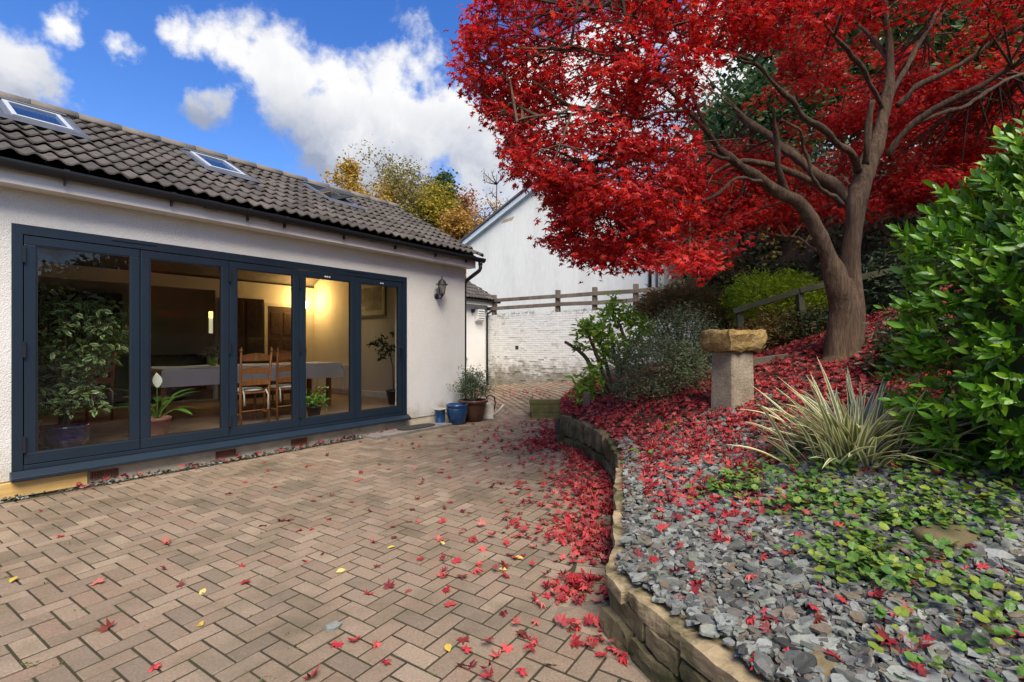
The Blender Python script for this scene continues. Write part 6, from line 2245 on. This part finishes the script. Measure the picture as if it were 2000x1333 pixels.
# front skirt along the lower left outline
for (u, v, d) in ((1120, 500, -1.2), (1180, 512, -1.1), (1240, 512, -1.0), (1300, 495, -.8), (1360, 505, -.6), (1400, 500, -.4), (1085, 470, -1.3), (1110, 430, -1.3), (1065, 385, -1.4), (1030, 350, -1.4), (1000, 320, -1.5), (990, 300, -1.5), (960, 240, -1.6), (925, 190, -1.7), (915, 150, -1.7), (920, 100, -1.7), (925, 60, -1.7), (950, 20, -1.7),
                  (1140, 460, -1.1), (1200, 470, -1.0), (1260, 460, -.9), (1330, 460, -.6), (1400, 440, -.3), (1180, 400, -1.1), (1260, 400, -.9), (1100, 360, -1.3), (1040, 290, -1.4), (1120, 300, -1.2), (1000, 200, -1.5), (1000, 120, -1.5), (1000, 50, -1.5), (1080, 180, -1.3), (1350, 400, -.4), (1460, 420, .5), (1520, 400, .9),
                  (1480, 20, -1.8), (1560, 15, -1.8), (1640, 10, -1.7), (1420, 30, -1.8), (1380, 350, -.5), (1310, 340, -.8)):
    pads.append(np.array(at(u, v, ZD + d)))
for _ in range(70):
    pads.append(np.array(at(rng.uniform(1690, 2060), rng.uniform(150, 425), ZD + rng.uniform(1.0, 3.6))))
for _ in range(46):
    pads.append(np.array(at(rng.uniform(1290, 1640), rng.uniform(290, 440), ZD + rng.uniform(1.2, 3.2))))
pads = np.array(pads)
cols_ = Scatter()
twg = MB()
crown_P, crown_N, crown_S = [], [], []
for c in pads:
    n_ = int(rng.integers(70, 130))
    R_ = rng.uniform(0.22, 0.48)
    n_ = int(n_ * 1.75)
    a = rng.uniform(0, 6.28, n_); r_ = R_ * np.sqrt(rng.random(n_))
    tilt = rng.normal(size=2) * 0.22
    x, y = r_ * np.cos(a), r_ * np.sin(a)
    z = x * tilt[0] + y * tilt[1] - 0.35 * (r_ / R_) ** 2 * R_ * 0.6 + rng.normal(size=n_) * 0.055
    crown_P.append(c + np.c_[x, y, z])
    crown_N.append(np.c_[x / R_ * 0.5, y / R_ * 0.5 - 0.25, np.ones(n_)] + rng.normal(size=(n_, 3)) * 0.55)
    crown_S.append(rng.uniform(0.058, 0.092, n_))
    # a branchlet from the nearest limb into the spray
    dd2 = np.linalg.norm((skel - c) * [1, 1, 1.3], axis=1)
    s0_ = skel[int(rng.choice(np.argsort(dd2)[:9]))]
    pu, pv = project(c[None])
    if dd2.min() < 2.2 and inside(pu, pv, outline)[0] and c[2] > s0_[2] - 0.45 - 0.3 * math.hypot(c[0] - s0_[0], c[1] - s0_[1]):
        mid_ = s0_ * 0.5 + c * 0.5 + rng.normal(size=3) * 0.07 + [0, 0, 0.05]
        twg.tube([tuple(Vector(s0_) - mo), tuple(Vector(mid_) - mo), tuple(Vector(c) - mo)], [0.013, 0.009, 0.004], 5)
        for _ in range(4):
            e = c + np.array([rng.normal() * R_ * 0.5, rng.normal() * R_ * 0.5, -0.03])
            pu, pv = project(e[None])
            if not inside(pu, pv, outline)[0]:
                continue
            st2 = mid_ * 0.4 + c * 0.6
            twg.tube([tuple(Vector(st2) - mo), tuple(Vector((st2 + e) / 2 + [0, 0, 0.03]) - mo), tuple(Vector(e) - mo)], [0.006, 0.004, 0.002], 4)
CP, CN, CS = np.concatenate(crown_P), np.concatenate(crown_N), np.concatenate(crown_S)
uu, vv = project(CP)
jit = rng.normal(size=(len(CP), 2)) * 11
gap = np.array([mn.noise(Vector(tuple(p_ * 2.1))) + 0.5 * mn.noise(Vector(tuple(p_ * 5.0))) for p_ in CP])
k_ = inside(uu + jit[:, 0], vv + jit[:, 1], outline) & (CP[:, 1] > 1.5) & (gap > np.where((uu < 1420) & (vv < 330), -0.27, -0.42))
k_ &= (vv > -25) | (rng.random(len(CP)) < 0.25)
k_ &= ~((uu > 1375) & (uu < 1720) & (vv > 130) & (vv < 430) & (CP[:, 1] < ZD + 0.3))
CP, CN, CS = CP[k_], CN[k_], CS[k_]
print("maple leaves", len(CP))
tr.v = [tuple(Vector(p_) + mn.noise_vector(Vector((p_[0] * 19, p_[1] * 19, p_[2] * 1.6))) * 0.014 + mn.noise_vector(Vector((p_[0] * 4, p_[1] * 4, p_[2] * 1.5))) * 0.04) for p_ in tr.v]
tr.build("trunk", M_bark, mp, True)
tb_ = twg.build("branchlets", M_bark, mp)
M_mleaf = mat_rnd("maple_leaf_red", [(0.46, 0.008, 0.010), (0.62, 0.016, 0.014), (0.30, 0.006, 0.012), (0.70, 0.055, 0.020), (0.52, 0.010, 0.012), (0.20, 0.006, 0.012), (0.60, 0.03, 0.02)], 0.5, 0.5, 0, 0, 0.12, 4, 0.4)
tm2 = [maple_tmpl(c, 20 + i, 7, 0.24) for i, c in enumerate((-0.3, -0.7, 0.2))]
sc = Scatter()
rot = frames(CN, rng.uniform(0, 6.28, len(CP)))
w_ = rng.integers(0, 3, len(CP)); rd_ = rng.random(len(CP))
for i in range(3):
    m = w_ == i
    sc.add(tm2[i], CP[m] - np.array(mo), rot[m], CS[m] * 1.02, rd_[m])
link("crown", sc.mesh("crown", M_mleaf), mp)
# leaves caught in the bowl
sc = Scatter()
n_ = 26
add_leaves(sc, np.c_[PED.x + rng.normal(size=n_) * 0.07, PED.y + rng.normal(size=n_) * 0.07, np.full(n_, PED.z + PEDTOP * 0.97)], np.tile([[0, 0, 1.0]], (n_, 1)), lift=0.5)
tag(link("leaves_in_bowl", sc.mesh("leaves_in_bowl", M_fallen)), "red leaves caught in the stone bowl of the pedestal", "leaves", kind="stuff")

# ================================================================== TREES FURTHER OFF
M_gbark = mat_noise("pale_bark", [((0.20, 0.18, 0.15), 0.3), ((0.34, 0.31, 0.27), 0.7)], 3, 0.9, 0.3, 20, coord='World')
M_dbark = mat_noise("dark_bark", [((0.05, 0.04, 0.032), 0.3), ((0.10, 0.085, 0.07), 0.7)], 3, 0.9, 0.3, 20, coord='World')


def far_tree(name, label, u, vtop, vmid, depth, rpx, mat, bark, n=500, per=6, size=0.16, sparse=0.25, ground=0.0, shape=1.0, limbs=26, spread=0.25):
    top_, mid_ = at(u, vtop, depth), at(u, vmid, depth)
    r = rpx * depth / F
    ht = top_.z - ground
    o = empty(name, (mid_.x, depth, ground))
    tag(o, label, "tree")
    tr = MB()
    z0 = mid_.z - ground
    rt_ = max(0.05, ht * 0.011)
    trunk = [(0, 0, -0.1), (rng.normal() * 0.1, rng.normal() * 0.1, ht * 0.3), (rng.normal() * 0.2, rng.normal() * 0.2, ht * 0.6), (rng.normal() * 0.15, 0, ht * 0.95)]
    P, rr_ = spline(trunk, [rt_, rt_ * 0.75, rt_ * 0.45, 0.02])
    tr.tube(P, rr_, 8)
    cs = []
    rz = (ht - z0)
    for k in range(limbs):
        f = rng.uniform(0.45, 0.97)
        a = rng.uniform(0, 6.28)
        st = P[int(f * (len(P) - 1))]
        L_ = r * 1.25 * rng.uniform(0.5, 1.05) * max(0.25, 1.2 - f * 0.55 * shape)
        tip = st + Vector((math.cos(a) * L_, math.sin(a) * L_, L_ * rng.uniform(0.35, 1.0)))
        tip.z = min(tip.z, ht)
        md = st.lerp(tip, 0.5) + Vector((0, 0, -0.06 * L_))
        tr.tube([st, md, tip], [rt_ * 0.35, rt_ * 0.2, 0.012], 5)
        for q in range(5):
            b = st.lerp(tip, rng.uniform(0.4, 1.0))
            e = b + Vector(unit(1)[0] * L_ * 0.35)
            e.z += 0.15 * L_
            tr.tube([b, b.lerp(e, 0.5) + Vector((0, 0, 0.04)), e], [0.018, 0.012, 0.006], 4)
            cs += [b, e, b.lerp(e, 0.5)]
    tr.build("trunk", bark, o, True)
    if n:
        C = np.array(cs)[rng.integers(0, len(cs), n)]
        sc = Scatter()
        foliage(sc, diamond_tmpl(0.65), C, spread, per, size, 0.2)
        link("crown", sc.mesh("crown", mat), o)
    return o


def autumn(name, cols):
    return mat_rnd(name, cols, 0.6, 0.35, 0, 0, 0.15, 1.5)


M_gold = autumn("golden_leaf", [(0.42, 0.25, 0.03), (0.52, 0.34, 0.05), (0.34, 0.22, 0.04)])
M_olive = autumn("olive_leaf", [(0.20, 0.17, 0.045), (0.28, 0.22, 0.05), (0.16, 0.16, 0.05), (0.36, 0.25, 0.06)])
M_yel = autumn("yellow_tree_leaf", [(0.38, 0.27, 0.02), (0.46, 0.34, 0.03), (0.26, 0.24, 0.03), (0.14, 0.18, 0.03)])
M_red = autumn("rust_leaf", [(0.34, 0.10, 0.05), (0.40, 0.15, 0.06), (0.30, 0.16, 0.05)])
M_org = autumn("orange_leaf", [(0.36, 0.18, 0.03), (0.42, 0.24, 0.04), (0.28, 0.17, 0.04)])
M_con = autumn("conifer_leaf", [(0.03, 0.07, 0.03), (0.05, 0.10, 0.035), (0.07, 0.12, 0.03)])
far_tree("birch_tree", "slim golden birch rising above the bungalow ridge", 680, 272, 345, 30, 38, M_gold, M_gbark, 1500, 6, 0.19, ground=0, shape=1.4, spread=0.3, limbs=34)
far_tree("birch_tree", "thin half-bare birch with pale branches next to the golden birch", 765, 305, 385, 32, 62, M_olive, M_gbark, 1000, 5, 0.16, spread=0.4)
far_tree("ash_tree", "sparse olive-brown tree between the birch and the yellow tree", 810, 330, 400, 34, 48, M_olive, M_gbark, 1100, 5, 0.18, spread=0.4)
far_tree("yellow_tree", "bright yellow-green autumn tree behind the end of the bungalow roof", 850, 345, 405, 30, 46, M_yel, M_dbark, 2400, 7, 0.18, spread=0.38)
far_tree("conifer_tree", "dark green pointed conifer within the yellow trees", 868, 318, 440, 31.5, 34, M_con, M_dbark, 2400, 7, 0.2, shape=1.9, spread=0.3)
far_tree("rust_tree", "rust-red tree between the yellow tree and the white gable", 914, 368, 425, 32, 40, M_red, M_dbark, 1800, 6, 0.17, spread=0.35)
far_tree("orange_tree", "low orange-brown tree just behind the bungalow's roof corner", 905, 425, 460, 27, 40, M_org, M_dbark, 2600, 6, 0.17, spread=0.35)
far_tree("hazel_tree", "low golden-brown tree filling the gap behind the ridge beside the birches", 725, 352, 400, 28, 60, M_gold, M_dbark, 1000, 6, 0.16, spread=0.4, limbs=34)
far_tree("hazel_tree", "straggling olive-gold tree just left of the yellow tree", 795, 348, 400, 29, 58, M_olive, M_dbark, 1100, 6, 0.16, spread=0.4, limbs=34)
far_tree("hazel_tree", "brown-orange thinning tree between the rust tree and the bare tree", 945, 398, 440, 30, 42, M_org, M_dbark, 800, 5, 0.15, spread=0.4, limbs=34)
far_tree("bare_tree", "bare grey-branched tree beside the white gable", 968, 322, 390, 34, 48, M_olive, M_dbark, 60, 3, 0.14, limbs=34)
far_tree("holly_tree", "dense dark green tree behind the middle of the maple crown", 1455, 215, 400, 13.5, 110, M_con, M_dbark, 2600, 9, 0.17, ground=2.0, limbs=40, spread=0.4)
far_tree("tall_evergreen", "tall dark green tree behind the maple at the top right", 1640, -150, 150, 15, 230, M_con, M_dbark, 2600, 8, 0.22, ground=2.0, limbs=46, spread=0.5)
far_tree("tall_evergreen", "olive green tree beyond the maple at the right-hand edge", 1960, -120, 180, 13, 250, mat_rnd("olive_green_leaf", [(0.07, 0.10, 0.015), (0.12, 0.14, 0.02), (0.16, 0.15, 0.02), (0.05, 0.08, 0.015)], 0.6, 0.3), M_dbark, 2600, 8, 0.2, ground=2.0, limbs=46, spread=0.5)
for i, (x, y, rz_) in enumerate(((12.5, 5.0, 1.45), (13.0, -1.5, 1.3), (12.0, -9.5, 0.75))):
    o = empty("garden_hedge", (x, y, 0), rz_)  # out of view, added to keep bright sky out of the door reflections
    tag(o, ["tall dark hedge closing the garden beyond the laurel", "dark hedge reflected in the glass doors, next beyond the laurel", "farthest dark hedge reflected in the glass doors"][i], "hedge")
    RH = np.array([4.4, 1.3, 2.3 if i else 2.9])
    d = unit(2600)
    bu = np.array([1 + 0.25 * mn.noise(Vector(tuple(q * 2.5 + i))) for q in d])
    mb = MB()
    mb.lathe([(0.02, -0.5), (0.75, -0.45), (0.9, 0.2), (0.85, 0.6), (0.6, 0.8), (0.02, 0.9)], 18)
    mb.v = [(a * RH[0], b * RH[1], 2.3 + c * RH[2]) for a, b, c in mb.v]
    mb.build("core", M_bed, o, True)  # solid filling so no sky gaps show in the reflections
    sc = Scatter()
    foliage(sc, diamond_tmpl(0.8), d * RH * bu[:, None] + [0, 0, 2.3], 0.2, 5, 0.2, 0.2)
    link("foliage", sc.mesh("foliage", M_ivy), o)
